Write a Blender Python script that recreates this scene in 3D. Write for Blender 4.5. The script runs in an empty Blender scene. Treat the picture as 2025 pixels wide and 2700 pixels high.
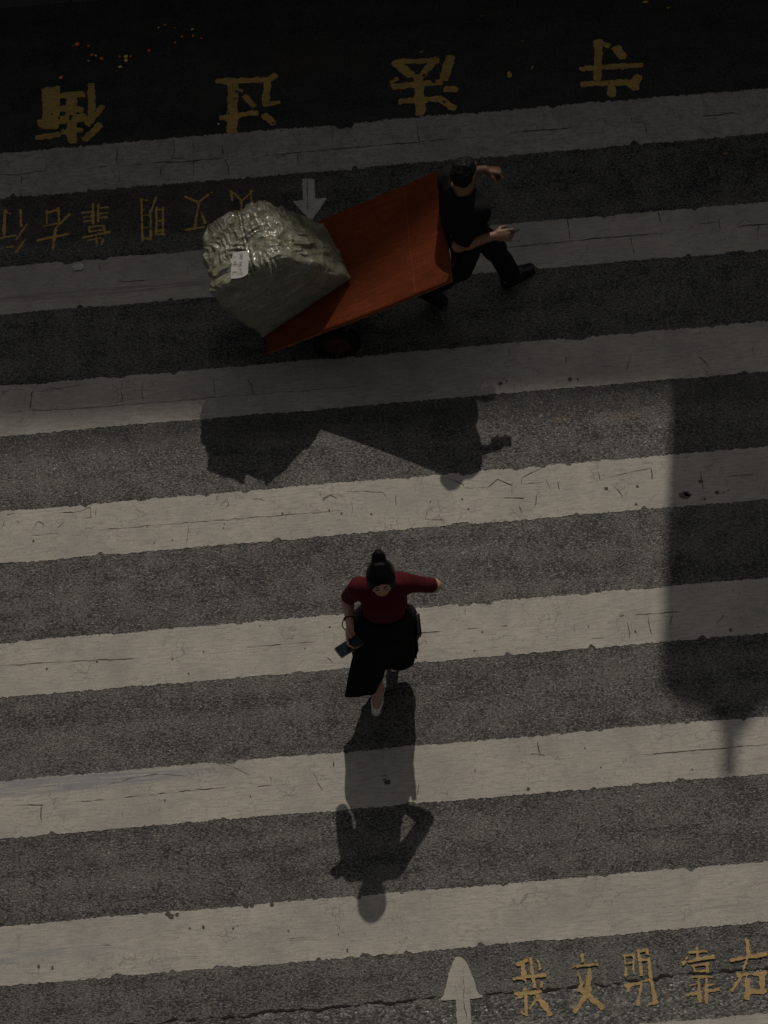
import bpy, bmesh, math, random
import numpy as np
from mathutils import Vector, Matrix, Quaternion

random.seed(4)
RNG = np.random.default_rng(11)
SC = bpy.context.scene
COL = SC.collection

# ------------------------------------------------------------------ camera, sky, sun, exposure
PITCH = math.radians(60.0); ROLL = math.radians(4.85); FPX = 8150.0; DIST = 20.7
_c, _s = math.cos(ROLL), math.sin(ROLL)
FW = np.array([0, math.cos(PITCH), -math.sin(PITCH)])
_u0 = np.array([0, math.sin(PITCH), math.cos(PITCH)]); _r0 = np.array([1.0, 0, 0])
RT = _c * _r0 - _s * _u0
UP = _s * _r0 + _c * _u0
EYE = np.array([0, -DIST * math.cos(PITCH), DIST * math.sin(PITCH)])
cam_data = bpy.data.cameras.new("camera")
cam = bpy.data.objects.new("camera", cam_data); COL.objects.link(cam)
m = Matrix(((RT[0], UP[0], -FW[0], EYE[0]), (RT[1], UP[1], -FW[1], EYE[1]), (RT[2], UP[2], -FW[2], EYE[2]), (0, 0, 0, 1)))
cam.matrix_world = m
cam_data.sensor_fit = 'HORIZONTAL'; cam_data.sensor_width = 24.0
cam_data.lens = FPX / 2025.0 * 24.0
cam_data.clip_start = 0.1; cam_data.clip_end = 2000.0
SC.camera = cam

EL = math.radians(45.0); AZ = math.radians(8.8)
SUN = np.array([math.sin(AZ) * math.cos(EL), math.cos(AZ) * math.cos(EL), math.sin(EL)])
world = bpy.data.worlds.new("World"); SC.world = world; world.use_nodes = True
wn = world.node_tree
bg = wn.nodes["Background"]
sky = wn.nodes.new("ShaderNodeTexSky"); sky.sky_type = 'NISHITA'; sky.sun_disc = False
sky.sun_elevation = EL; sky.sun_rotation = AZ; sky.dust_density = 4.0; sky.air_density = 1.0; sky.altitude = 10
hs = wn.nodes.new("ShaderNodeHueSaturation"); hs.inputs['Saturation'].default_value = 0.12
wn.links.new(sky.outputs[0], hs.inputs['Color']); wn.links.new(hs.outputs[0], bg.inputs['Color'])
bg.inputs['Strength'].default_value = 0.060
sun_data = bpy.data.lights.new("sun", 'SUN'); sun_data.energy = 3.25; sun_data.angle = math.radians(0.53)
sun_data.color = (1.0, 0.93, 0.82)
sun = bpy.data.objects.new("sun", sun_data); COL.objects.link(sun)
sun.rotation_euler = Vector(SUN).to_track_quat('Z', 'Y').to_euler()
SC.view_settings.view_transform = 'Standard'; SC.view_settings.look = 'None'
SC.view_settings.gamma = 1.0; SC.view_settings.use_curve_mapping = False
SC.view_settings.exposure = -1.0


def at(px, py, z=0.0):
    """photo pixel -> point of the place at height z"""
    d = FW * FPX + RT * (px - 1012.5) - UP * (py - 1350.0)
    return EYE + d * ((z - EYE[2]) / d[2])


def on_plane(px, py, p0, n):
    d = FW * FPX + RT * (px - 1012.5) - UP * (py - 1350.0)
    return EYE + d * (((p0 - EYE) @ n) / (d @ n))


# ------------------------------------------------------------------ object helpers
def tag(o, label=None, cat=None, group=None, kind=None):
    if label: o['label'] = label
    if cat: o['category'] = cat
    if group: o['group'] = group
    if kind: o['kind'] = kind
    return o


def empty(name, loc, label=None, cat=None, group=None):
    o = bpy.data.objects.new(name, None); COL.objects.link(o)
    o.location = Vector(loc); o.empty_display_size = 0.1
    bpy.context.view_layer.update()
    return tag(o, label, cat, group)


def mesh(name, v, f, mat, parent=None, smooth=True):
    me = bpy.data.meshes.new(name)
    v = np.asarray(v, float)
    o = bpy.data.objects.new(name, me)
    COL.objects.link(o)
    if parent is not None:
        r = parent
        off = np.zeros(3)
        while r is not None:
            off = off + np.array(r.location); r = r.parent
        v = v - off
        o.parent = parent
    me.from_pydata(v.tolist(), [], [list(map(int, q)) for q in f])
    if smooth:
        me.polygons.foreach_set('use_smooth', [True] * len(me.polygons))
    if mat: me.materials.append(mat)
    me.update()
    return o


class MB:
    """collects simple shapes into one mesh"""
    def __init__(s): s.v = []; s.f = []
    def add(s, v, f):
        n = len(s.v); s.v += [tuple(map(float, p)) for p in v]; s.f += [[i + n for i in q] for q in f]
    def box(s, c, half, ax=None, bev=0.0):
        c = np.asarray(c, float); ax = np.eye(3) if ax is None else np.asarray(ax, float)
        h = np.asarray(half, float); b = min(bev, h.min() * 0.9)
        if b <= 0:
            v = [c + ax[0] * h[0] * i + ax[1] * h[1] * j + ax[2] * h[2] * k for k in (-1, 1) for j in (-1, 1) for i in (-1, 1)]
            s.add(v, [(0, 2, 3, 1), (4, 5, 7, 6), (0, 1, 5, 4), (2, 6, 7, 3), (0, 4, 6, 2), (1, 3, 7, 5)])
        else:
            bm = bmesh.new()
            bmesh.ops.create_cube(bm, size=2.0)
            for q in bm.verts: q.co = Vector((q.co.x * h[0], q.co.y * h[1], q.co.z * h[2]))
            bmesh.ops.bevel(bm, geom=list(bm.edges), offset=b, segments=2, affect='EDGES', profile=0.5)
            bm.verts.index_update()
            v = [c + ax[0] * q.co.x + ax[1] * q.co.y + ax[2] * q.co.z for q in bm.verts]
            f = [[q.index for q in p.verts] for p in bm.faces]
            bm.free(); s.add(v, f)
    def tube(s, pts, r, n=10, closed=False, cap=True):
        pts = [np.asarray(p, float) for p in pts]; N = len(pts)
        rr = r if hasattr(r, '__len__') else [r] * N
        rings = []; up = None
        for i, p in enumerate(pts):
            a = pts[(i - 1) % N] if (closed or i > 0) else p
            b = pts[(i + 1) % N] if (closed or i < N - 1) else p
            t = b - a; t = t / (np.linalg.norm(t) + 1e-12)
            if up is None:
                up = np.array([0, 0, 1.0]) if abs(t[2]) < 0.9 else np.array([1.0, 0, 0])
            x = np.cross(up, t); x /= np.linalg.norm(x) + 1e-12; y = np.cross(t, x); up = y
            rings.append([p + rr[i] * (math.cos(2 * math.pi * k / n) * x + math.sin(2 * math.pi * k / n) * y) for k in range(n)])
        v = [q for R in rings for q in R]; f = []
        M = N if closed else N - 1
        for i in range(M):
            for k in range(n):
                a, b = i * n + k, i * n + (k + 1) % n
                c, d = ((i + 1) % N) * n + (k + 1) % n, ((i + 1) % N) * n + k
                f.append((a, b, c, d))
        if cap and not closed:
            f.append(tuple(range(n))[::-1]); f.append(tuple((N - 1) * n + k for k in range(n)))
        s.add(v, f)
    def lathe(s, c, ax, prof, n=40):
        """prof: (distance along axis, radius) closed loop"""
        ax = np.asarray(ax, float); ax /= np.linalg.norm(ax); c = np.asarray(c, float)
        u = np.cross(ax, [0, 0, 1.0]); u = u / np.linalg.norm(u) if np.linalg.norm(u) > 1e-6 else np.array([1.0, 0, 0]); w = np.cross(ax, u)
        P = len(prof); v = []; f = []
        for k in range(n):
            a = 2 * math.pi * k / n; d = math.cos(a) * u + math.sin(a) * w
            v += [c + ax * t + d * r for t, r in prof]
        for k in range(n):
            for i in range(P):
                f.append((k * P + i, k * P + (i + 1) % P, ((k + 1) % n) * P + (i + 1) % P, ((k + 1) % n) * P + i))
        s.add(v, f)
    def build(s, name, mat, parent=None, smooth=False):
        return mesh(name, s.v, s.f, mat, parent, smooth)


# ------------------------------------------------------------------ noise for shapes
def _hash(i, j, k, seed):
    i = i.astype(np.int64); j = j.astype(np.int64); k = k.astype(np.int64)
    n = (i * 374761393 + j * 668265263 + k * 2147483647 + seed * 1274126177) & 0xffffffff
    n = ((n ^ (n >> 13)) * 1274126177) & 0xffffffff
    n = (n ^ (n >> 16)) & 0xffffff
    return n / float(0xffffff) * 2 - 1


def noise(p, seed=0):
    p = np.asarray(p, float)
    if p.shape[-1] == 2: p = np.concatenate([p, np.zeros(p.shape[:-1] + (1,))], -1)
    f = np.floor(p); t = p - f; t = t * t * (3 - 2 * t)
    out = 0
    for a in (0, 1):
        for b in (0, 1):
            for c in (0, 1):
                w = (t[..., 0] if a else 1 - t[..., 0]) * (t[..., 1] if b else 1 - t[..., 1]) * (t[..., 2] if c else 1 - t[..., 2])
                out = out + w * _hash(f[..., 0] + a, f[..., 1] + b, f[..., 2] + c, seed)
    return out


def fbm(p, seed=0, oct=3):
    p = np.asarray(p, float); o = 0; a = 1.0
    for i in range(oct):
        o = o + a * noise(p * 2 ** i, seed + i); a *= 0.5
    return o


# ------------------------------------------------------------------ bodies as signed distance fields
class Field:
    def __init__(s, lo, hi, h):
        s.lo = np.array(lo, float); s.h = h
        s.n = np.ceil((np.array(hi, float) - s.lo) / h).astype(int) + 1
        s.V = np.full(s.n, 1.0, np.float32)
    def _win(s, lo, hi):
        a = np.clip(np.floor((lo - s.lo) / s.h).astype(int), 0, s.n); b = np.clip(np.ceil((hi - s.lo) / s.h).astype(int) + 1, 0, s.n)
        if np.any(b <= a): return None, None
        g = np.meshgrid(*[s.lo[i] + s.h * np.arange(a[i], b[i]) for i in range(3)], indexing='ij')
        return (slice(a[0], b[0]), slice(a[1], b[1]), slice(a[2], b[2])), np.stack(g, -1)
    def _mix(s, w, d, k, op):
        v = s.V[w]
        if op == 'add':
            hh = np.maximum(k - np.abs(v - d), 0) / max(k, 1e-6); s.V[w] = np.minimum(v, d) - hh * hh * k * 0.25
        elif op == 'sub':
            hh = np.maximum(k - np.abs(v + d), 0) / max(k, 1e-6); s.V[w] = np.maximum(v, -d) + hh * hh * k * 0.25
    def cone(s, a, b, ra, rb, k=0.02, sq=None, op='add'):
        a = np.asarray(a, float); b = np.asarray(b, float); R = max(ra, rb) + k + 0.03
        w, p = s._win(np.minimum(a, b) - R, np.maximum(a, b) + R)
        if w is None: return s
        q = p - a; ba = b - a
        if sq is not None:
            x, fz = np.asarray(sq[0], float), sq[1]
            x = x / np.linalg.norm(x)
            q = q - x * (q @ x)[..., None] * (1 - 1 / fz); ba = ba - x * (ba @ x) * (1 - 1 / fz)
        t = np.clip((q @ ba) / (ba @ ba + 1e-12), 0, 1)
        d = np.linalg.norm(q - t[..., None] * ba, axis=-1) - (ra + (rb - ra) * t)
        s._mix(w, d, k, op); return s
    def ell(s, c, r, k=0.02, ax=None, op='add'):
        c = np.asarray(c, float); r = np.asarray(r, float); R = r.max() + k + 0.03
        w, p = s._win(c - R, c + R)
        if w is None: return s
        q = p - c
        if ax is not None: q = q @ np.asarray(ax, float).T
        k0 = np.linalg.norm(q / r, axis=-1); k1 = np.linalg.norm(q / (r * r), axis=-1) + 1e-9
        s._mix(w, k0 * (k0 - 1) / k1, k, op); return s
    def clip(s, p0, n, sph=None):
        """keep the side the normal points away from; sph=(centre, radius) limits it"""
        n = np.asarray(n, float); n = n / np.linalg.norm(n)
        if sph is None:
            w, p = s._win(s.lo, s.lo + s.h * s.n)
        else:
            w, p = s._win(np.asarray(sph[0]) - sph[1], np.asarray(sph[0]) + sph[1])
        d = (p - np.asarray(p0, float)) @ n
        if sph is not None:
            d = np.minimum(d, sph[1] * 0.98 - np.linalg.norm(p - np.asarray(sph[0], float), axis=-1))
        s.V[w] = np.maximum(s.V[w], d); return s
    def bumps(s, amp, scale, seed=0, lo=None, hi=None):
        w, p = s._win(s.lo if lo is None else np.array(lo), s.lo + s.h * s.n if hi is None else np.array(hi))
        sel = np.abs(s.V[w]) < 0.05
        d = np.zeros(s.V[w].shape); d[sel] = fbm(p[sel] * np.asarray(scale), seed, 2) * amp
        s.V[w] = s.V[w] + d; return s
    def nets(s):
        V = s.V; S = V < 0
        offs = [(i, j, k) for i in (0, 1) for j in (0, 1) for k in (0, 1)]
        nx, ny, nz = V.shape
        cnt = sum(S[i:nx - 1 + i, j:ny - 1 + j, k:nz - 1 + k].astype(np.int8) for i, j, k in offs)
        idx = np.argwhere((cnt > 0) & (cnt < 8))
        vals = np.stack([V[idx[:, 0] + i, idx[:, 1] + j, idx[:, 2] + k] for i, j, k in offs], 1)
        acc = np.zeros((len(idx), 3)); num = np.zeros(len(idx))
        for a in range(8):
            for b in range(a + 1, 8):
                da = np.array(offs[b]) - np.array(offs[a])
                if np.abs(da).sum() != 1: continue
                m_ = (vals[:, a] < 0) != (vals[:, b] < 0)
                t = vals[m_, a] / (vals[m_, a] - vals[m_, b])
                acc[m_] += np.array(offs[a]) + t[:, None] * da; num[m_] += 1
        P = s.lo + s.h * (idx + acc / num[:, None])
        ids = np.full((nx - 1, ny - 1, nz - 1), -1, np.int64); ids[tuple(idx.T)] = np.arange(len(idx))
        F = []
        for ax in range(3):
            sl = [slice(None)] * 3; sh = [slice(None)] * 3
            sl[ax] = slice(0, -1); sh[ax] = slice(1, None)
            A, B = S[tuple(sl)], S[tuple(sh)]
            e = np.argwhere(A != B)
            u, v = (ax + 1) % 3, (ax + 2) % 3
            ok = (e[:, u] > 0) & (e[:, v] > 0) & (e[:, u] < V.shape[u] - 1) & (e[:, v] < V.shape[v] - 1)
            e = e[ok]
            def cell(du, dv):
                q = e.copy(); q[:, u] += du; q[:, v] += dv; return ids[tuple(q.T)]
            quad = np.stack([cell(-1, -1), cell(0, -1), cell(0, 0), cell(-1, 0)], 1)
            flip = ~A[tuple(e.T)]
            quad[flip] = quad[flip][:, ::-1]
            F.append(quad)
        return P, np.concatenate(F)
    def build(s, name, mat, parent=None):
        v, f = s.nets()
        return mesh(name, v, f, mat, parent, True)


# ------------------------------------------------------------------ materials
def mat(name):
    m_ = bpy.data.materials.new(name); m_.use_nodes = True
    return m_, m_.node_tree, m_.node_tree.nodes["Principled BSDF"]


def N(nt, typ, **kw):
    n = nt.nodes.new(typ)
    for k, v in kw.items():
        if k in n.inputs: n.inputs[k].default_value = v
        else: setattr(n, k, v)
    return n


def math_(nt, op, a, b=None, clamp=False):
    n = nt.nodes.new("ShaderNodeMath"); n.operation = op; n.use_clamp = clamp
    for i, x in enumerate((a, b)):
        if x is None: continue
        if isinstance(x, (int, float)): n.inputs[i].default_value = x
        else: nt.links.new(x, n.inputs[i])
    return n.outputs[0]


def mixc(nt, fac, a, b, mode='MIX'):
    n = nt.nodes.new("ShaderNodeMix"); n.data_type = 'RGBA'; n.blend_type = mode
    for sock, x in ((n.inputs[0], fac), (n.inputs[6], a), (n.inputs[7], b)):
        if isinstance(x, (int, float)): sock.default_value = x
        elif isinstance(x, tuple): sock.default_value = (*x, 1.0) if len(x) == 3 else x
        else: nt.links.new(x, sock)
    return n.outputs[2]


def ramp(nt, x, stops, interp='LINEAR'):
    n = nt.nodes.new("ShaderNodeValToRGB"); n.color_ramp.interpolation = interp
    el = n.color_ramp.elements
    while len(el) < len(stops): el.new(0.5)
    for e, (p, c) in zip(el, stops):
        e.position = p; e.color = (c, c, c, 1) if isinstance(c, (int, float)) else (*c, 1)
    nt.links.new(x, n.inputs[0]); return n.outputs[0]


def coords(nt, scale=(1, 1, 1), rot=(0, 0, 0), world=True):
    src = N(nt, "ShaderNodeNewGeometry").outputs['Position'] if world else N(nt, "ShaderNodeTexCoord").outputs['Object']
    mp = N(nt, "ShaderNodeMapping"); mp.inputs['Scale'].default_value = scale; mp.inputs['Rotation'].default_value = rot
    nt.links.new(src, mp.inputs['Vector']); return mp.outputs[0]


def tex_noise(nt, vec, scale, detail=3.0, rough=0.55, dist=0.0):
    n = N(nt, "ShaderNodeTexNoise"); n.inputs['Scale'].default_value = scale; n.inputs['Detail'].default_value = detail
    n.inputs['Roughness'].default_value = rough; n.inputs['Distortion'].default_value = dist
    nt.links.new(vec, n.inputs['Vector']); return n.outputs['Fac']


def tex_vor(nt, vec, scale, feature='F1', rnd=1.0):
    n = N(nt, "ShaderNodeTexVoronoi"); n.feature = feature; n.inputs['Scale'].default_value = scale
    n.inputs['Randomness'].default_value = rnd
    nt.links.new(vec, n.inputs['Vector']); return n


def bump(nt, b, height, strength=0.5, dist=0.01):
    n = N(nt, "ShaderNodeBump"); n.inputs['Strength'].default_value = strength; n.inputs['Distance'].default_value = dist
    nt.links.new(height, n.inputs['Height']); nt.links.new(n.outputs[0], b.inputs['Normal'])


def seq(nt, x, lo, hi):
    """smooth 0..1 step of a value between lo and hi"""
    n = N(nt, "ShaderNodeMapRange"); n.interpolation_type = 'SMOOTHSTEP'
    n.inputs['From Min'].default_value = lo; n.inputs['From Max'].default_value = hi
    nt.links.new(x, n.inputs['Value']); return n.outputs[0]


def asphalt_mat(name, dark=0.070, light=0.132, tint=(1.0, 0.95, 0.84), cell=105, patches=True, rough=0.67, spark=0.3):
    m_, nt, b = mat(name)
    co = coords(nt)
    wob = N(nt, "ShaderNodeVectorMath"); wob.operation = 'MULTIPLY_ADD'
    nn = N(nt, "ShaderNodeTexNoise"); nn.inputs['Scale'].default_value = 60.0; nt.links.new(co, nn.inputs['Vector'])
    nt.links.new(nn.outputs['Color'], wob.inputs[0]); wob.inputs[1].default_value = (0.008, 0.008, 0.008); nt.links.new(co, wob.inputs[2])
    v1 = tex_vor(nt, wob.outputs[0], cell)
    sep = N(nt, "ShaderNodeSeparateColor"); nt.links.new(v1.outputs['Color'], sep.inputs[0])
    stone = ramp(nt, sep.outputs[0], [(0.0, dark), (0.35, dark * 0.6 + light * 0.4), (0.85, light), (0.97, light * 1.15), (1.0, light * 1.7)])
    gap = ramp(nt, v1.outputs['Distance'], [(0.3, 1.0), (0.8, 0.6)])
    long = coords(nt, (0.62, 1.0, 1.0))
    dens = tex_noise(nt, co, 5.5, 4, 0.65)
    pits = tex_noise(nt, long, 88, 2.5, 0.6)
    band = tex_noise(nt, coords(nt, (0.22, 2.2, 1.0)), 2.6, 3, 0.55)
    dens = math_(nt, 'ADD', dens, math_(nt, 'MULTIPLY', math_(nt, 'SUBTRACT', band, 0.5), 0.75))
    pv = math_(nt, 'ADD', pits, math_(nt, 'MULTIPLY', math_(nt, 'SUBTRACT', dens, 0.5), 0.34))
    clumpf = ramp(nt, pv, [(0.39, 0.08), (0.455, 0.58), (0.52, 1.02), (0.7, 1.25)])
    clump = pits
    coarse = math_(nt, 'ADD', tex_noise(nt, long, 40, 2.5, 0.65), math_(nt, 'MULTIPLY', math_(nt, 'SUBTRACT', dens, 0.5), 0.30))
    clumpf = math_(nt, 'MULTIPLY', clumpf, ramp(nt, coarse, [(0.36, 0.30), (0.45, 1.0), (1.0, 1.0)]))
    broad = tex_noise(nt, co, 1.6, 4, 0.6)
    broadf = ramp(nt, broad, [(0.3, 0.84), (0.5, 1.0), (0.72, 1.10)])
    f = math_(nt, 'MULTIPLY', math_(nt, 'MULTIPLY', gap, clumpf), broadf)
    hue = tex_noise(nt, co, 13, 3, 0.6)
    tintm = mixc(nt, ramp(nt, hue, [(0.52, 0.0), (0.68, 0.8)]), tint, (tint[0] * 1.10, tint[1] * 0.93, tint[2] * 0.90))
    tintm = mixc(nt, ramp(nt, hue, [(0.32, 0.7), (0.46, 0.0)]), tintm, (tint[0] * 0.96, tint[1] * 0.98, tint[2] * 1.04))
    colr = mixc(nt, 1.0, stone, tintm, 'MULTIPLY')
    cm = N(nt, "ShaderNodeVectorMath"); cm.operation = 'SCALE'; nt.links.new(colr, cm.inputs[0]); nt.links.new(f, cm.inputs['Scale'])
    out = cm.outputs[0]
    if patches:
        # old rusty wash, oily brown, and remains of scraped-off paint (stains with shapes of their own)
        sx = N(nt, "ShaderNodeSeparateXYZ"); nt.links.new(co, sx.inputs[0])
        rag = math_(nt, 'MULTIPLY', math_(nt, 'SUBTRACT', tex_noise(nt, co, 9, 4, 0.7), 0.5), 0.22)
        def blob(px, py, rx, ry, col_, amt, edge=0.12):
            nonlocal out
            g = at(px, py)
            dx = math_(nt, 'DIVIDE', math_(nt, 'ABSOLUTE', math_(nt, 'SUBTRACT', sx.outputs[0], float(g[0]))), rx)
            dy = math_(nt, 'DIVIDE', math_(nt, 'ABSOLUTE', math_(nt, 'SUBTRACT', sx.outputs[1], float(g[1]))), ry)
            e = math_(nt, 'ADD', math_(nt, 'POWER', math_(nt, 'ADD', math_(nt, 'POWER', dx, 4.0), math_(nt, 'POWER', dy, 4.0)), 0.25), math_(nt, 'MULTIPLY', rag, 1.6))
            k = math_(nt, 'MULTIPLY', math_(nt, 'SUBTRACT', 1.0, seq(nt, e, 1.0 - edge, 1.0 + edge)), amt)
            out = mixc(nt, k, out, col_)
        blob(545, 215, 0.07, 0.36, (0.10, 0.085, 0.068), 0.45, 0.2)
        blob(795, 150, 0.26, 0.16, (0.12, 0.085, 0.055), 0.40, 0.35)
        blob(955, 165, 0.08, 0.10, (0.10, 0.07, 0.05), 0.4, 0.35)
        for px, w in ((250, 0.22), (405, 0.20), (520, 0.2), (640, 0.26), (95, 0.22)):
            blob(px, 575 - px * 0.09, w, 0.27, (0.045, 0.028, 0.018), 0.42, 0.18)
        blob(1650, 1096, 0.10, 0.028, (0.20, 0.12, 0.05), 0.22, 0.3)
        blob(1480, 1105, 0.07, 0.02, (0.17, 0.13, 0.05), 0.2, 0.3)
        # darker lane beyond the first stripe
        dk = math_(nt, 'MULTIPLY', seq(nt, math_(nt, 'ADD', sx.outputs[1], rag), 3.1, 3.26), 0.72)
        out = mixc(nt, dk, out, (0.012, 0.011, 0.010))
        # band of coarse dark wear behind the third stripe
        wy = math_(nt, 'ABSOLUTE', math_(nt, 'SUBTRACT', math_(nt, 'ADD', sx.outputs[1], math_(nt, 'MULTIPLY', rag, 0.35)), 0.74))
        k = math_(nt, 'MULTIPLY', math_(nt, 'SUBTRACT', 1.0, seq(nt, wy, 0.06, 0.13)), 0.5)
        k = math_(nt, 'MULTIPLY', k, seq(nt, tex_noise(nt, co, 22, 3, 0.7), 0.36, 0.5))
        out = mixc(nt, k, out, (0.03, 0.026, 0.024))
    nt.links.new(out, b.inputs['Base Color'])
    rr = ramp(nt, sep.outputs[2], [(0.0, rough + 0.1), (0.8, rough), (1.0, rough - spark)])
    nt.links.new(rr, b.inputs['Roughness'])
    hgt = math_(nt, 'ADD', math_(nt, 'MULTIPLY', v1.outputs['Distance'], -1.0), math_(nt, 'MULTIPLY', clump, 1.2))
    bump(nt, b, hgt, 0.5, 0.005)
    return m_


def paint_mat(name, base, grime, scuffs=(), rough=0.7, wear=0.0):
    m_, nt, b = mat(name)
    co = coords(nt)
    st = coords(nt, (1.3, 11, 1))
    big = tex_noise(nt, co, 2.6, 5, 0.62)
    c = mixc(nt, ramp(nt, big, [(0.32, 1.0), (0.55, 0.25), (0.7, 0.0)]), tuple(x * 1.05 for x in base), tuple(x * 0.74 for x in base))
    # long brushed streaks of tyre dirt
    strk = tex_noise(nt, st, 7, 5, 0.7)
    c = mixc(nt, math_(nt, 'MULTIPLY', ramp(nt, strk, [(0.45, 0.0), (0.65, 1.0)]), 0.68), c, grime)
    # blotchy thin spots, fine grain
    thin = tex_noise(nt, co, 34, 4, 0.7)
    c = mixc(nt, math_(nt, 'MULTIPLY', ramp(nt, thin, [(0.55, 0.0), (0.72, 1.0)]), 0.4), c, grime)
    grain = tex_noise(nt, co, 240, 2, 0.6)
    c = mixc(nt, 0.34, c, ramp(nt, grain, [(0.3, 0.18), (0.7, 0.62)]), 'OVERLAY')
    # hairline crazing in patches
    wob = N(nt, "ShaderNodeVectorMath"); wob.operation = 'MULTIPLY_ADD'
    nn = N(nt, "ShaderNodeTexNoise"); nn.inputs['Scale'].default_value = 14.0; nn.inputs['Detail'].default_value = 4.0; nt.links.new(co, nn.inputs['Vector'])
    nt.links.new(nn.outputs['Color'], wob.inputs[0]); wob.inputs[1].default_value = (0.12, 0.12, 0.0); nt.links.new(co, wob.inputs[2])
    cr = tex_vor(nt, wob.outputs[0], 11, 'DISTANCE_TO_EDGE')
    line = math_(nt, 'SUBTRACT', 1.0, seq(nt, cr.outputs['Distance'], 0.006, 0.03))
    where = ramp(nt, tex_noise(nt, co, 3.7, 3, 0.6), [(0.51, 0.0), (0.64, 0.6)])
    c = mixc(nt, math_(nt, 'MULTIPLY', line, where), c, tuple(x * 0.45 for x in grime))
    cr2 = tex_vor(nt, wob.outputs[0], 34, 'DISTANCE_TO_EDGE')
    line2 = math_(nt, 'SUBTRACT', 1.0, seq(nt, cr2.outputs['Distance'], 0.01, 0.06))
    where2 = ramp(nt, tex_noise(nt, co, 5.1, 3, 0.6, 0.6), [(0.52, 0.0), (0.66, 0.6)])
    c = mixc(nt, math_(nt, 'MULTIPLY', line2, where2), c, tuple(x * 0.6 for x in grime))
    if wear:
        w1 = tex_noise(nt, co, 17, 6, 0.75, 0.8); w2 = tex_noise(nt, co, 6, 5, 0.7)
        c = mixc(nt, math_(nt, 'MULTIPLY', ramp(nt, w1, [(0.47, 0.0), (0.6, 1.0)]), 0.65 * wear), c, grime)
        c = mixc(nt, math_(nt, 'MULTIPLY', ramp(nt, w2, [(0.5, 0.0), (0.62, 1.0)]), 0.4 * wear), c, (0.35, 0.33, 0.325))
    # pin holes
    pin = tex_vor(nt, co, 24)
    sp = N(nt, "ShaderNodeSeparateColor"); nt.links.new(pin.outputs['Color'], sp.inputs[0])
    hole = math_(nt, 'MULTIPLY', math_(nt, 'SUBTRACT', 1.0, seq(nt, pin.outputs['Distance'], 0.06, 0.13)), seq(nt, sp.outputs[0], 0.80, 0.84))
    c = mixc(nt, math_(nt, 'MULTIPLY', hole, 0.8), c, (0.05, 0.045, 0.04))
    if scuffs:
        sx = N(nt, "ShaderNodeSeparateXYZ"); nt.links.new(co, sx.inputs[0])
        sn = tex_noise(nt, coords(nt, (0.8, 26, 1), (0, 0, 0.03)), 3, 4, 0.65)
        for x0, y0, rx, ry, col_, amt, lo in scuffs:
            dx = math_(nt, 'DIVIDE', math_(nt, 'SUBTRACT', sx.outputs[0], x0), rx)
            dy = math_(nt, 'DIVIDE', math_(nt, 'SUBTRACT', sx.outputs[1], y0), ry)
            e = math_(nt, 'SQRT', math_(nt, 'ADD', math_(nt, 'MULTIPLY', dx, dx), math_(nt, 'MULTIPLY', dy, dy)))
            k = math_(nt, 'MULTIPLY', math_(nt, 'SUBTRACT', 1.0, seq(nt, e, 0.45, 1.0)), seq(nt, sn, lo, lo + 0.12))
            c = mixc(nt, math_(nt, 'MULTIPLY', k, amt), c, col_)
    nt.links.new(c, b.inputs['Base Color'])
    b.inputs['Roughness'].default_value = rough
    hgt = math_(nt, 'ADD', math_(nt, 'ADD', math_(nt, 'MULTIPLY', grain, 0.4), thin), math_(nt, 'MULTIPLY', line, -0.6))
    bump(nt, b, hgt, 0.35, 0.004)
    return m_


def simple_mat(name, col_, rough=0.6, spec=0.5, metal=0.0, var=0.15, scale=30, bmp=0.0, bscale=120, world=False, stretch=(1, 1, 1)):
    m_, nt, b = mat(name)
    co = coords(nt, stretch, world=world)
    n = tex_noise(nt, co, scale, 4, 0.6)
    c = mixc(nt, ramp(nt, n, [(0.3, 0.0), (0.7, 1.0)]), tuple(x * (1 - var) for x in col_), tuple(min(1, x * (1 + var)) for x in col_))
    nt.links.new(c, b.inputs['Base Color'])
    b.inputs['Roughness'].default_value = rough; b.inputs['Metallic'].default_value = metal
    b.inputs['Specular IOR Level'].default_value = spec
    if bmp > 0: bump(nt, b, tex_noise(nt, co, bscale, 3, 0.6), bmp, 0.004)
    return m_


M = {}
sL = at(60, 2075); sM = at(100, 2520); sR = at(1900, 2385)
SCUFF = [
    (float(sL[0]) + 0.1, float(sL[1]), 1.5, 0.085, (0.19, 0.185, 0.20), 0.85, 0.40),
    (float(sM[0]) - 0.1, float(sM[1]), 0.85, 0.07, (0.20, 0.21, 0.215), 0.7, 0.45),
    (float(sR[0]), float(sR[1]), 1.1, 0.07, (0.22, 0.20, 0.18), 0.6, 0.50),
    (float(at(250, 770)[0]), float(at(250, 770)[1]), 1.4, 0.045, (0.17, 0.15, 0.135), 0.6, 0.42),
]
M['asphalt'] = asphalt_mat("asphalt")
M['old_asphalt'] = asphalt_mat("coarse_asphalt", 0.05, 0.17, cell=62, patches=False, rough=0.62, spark=0.3)
M['paint'] = paint_mat("white_road_paint", (0.43, 0.392, 0.340), (0.24, 0.218, 0.192), SCUFF)
M['fresh_white'] = paint_mat("fresh_white_paint", (0.56, 0.53, 0.49), (0.34, 0.32, 0.29))
M['yellow'] = paint_mat("yellow_road_paint", (0.45, 0.295, 0.105), (0.20, 0.135, 0.06))
M['fresh_yellow'] = paint_mat("yellow_lettering_paint", (0.56, 0.355, 0.09), (0.20, 0.135, 0.05))
M['worn_paint'] = paint_mat("worn_white_paint", (0.47, 0.425, 0.38), (0.20, 0.18, 0.165), (), wear=1.0)
M['crack'] = simple_mat("tar_crack", (0.085, 0.073, 0.062), 0.9, 0.2, world=True)
M['joint'] = simple_mat("open_joint", (0.028, 0.024, 0.021), 0.95, 0.1, world=True)
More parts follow.
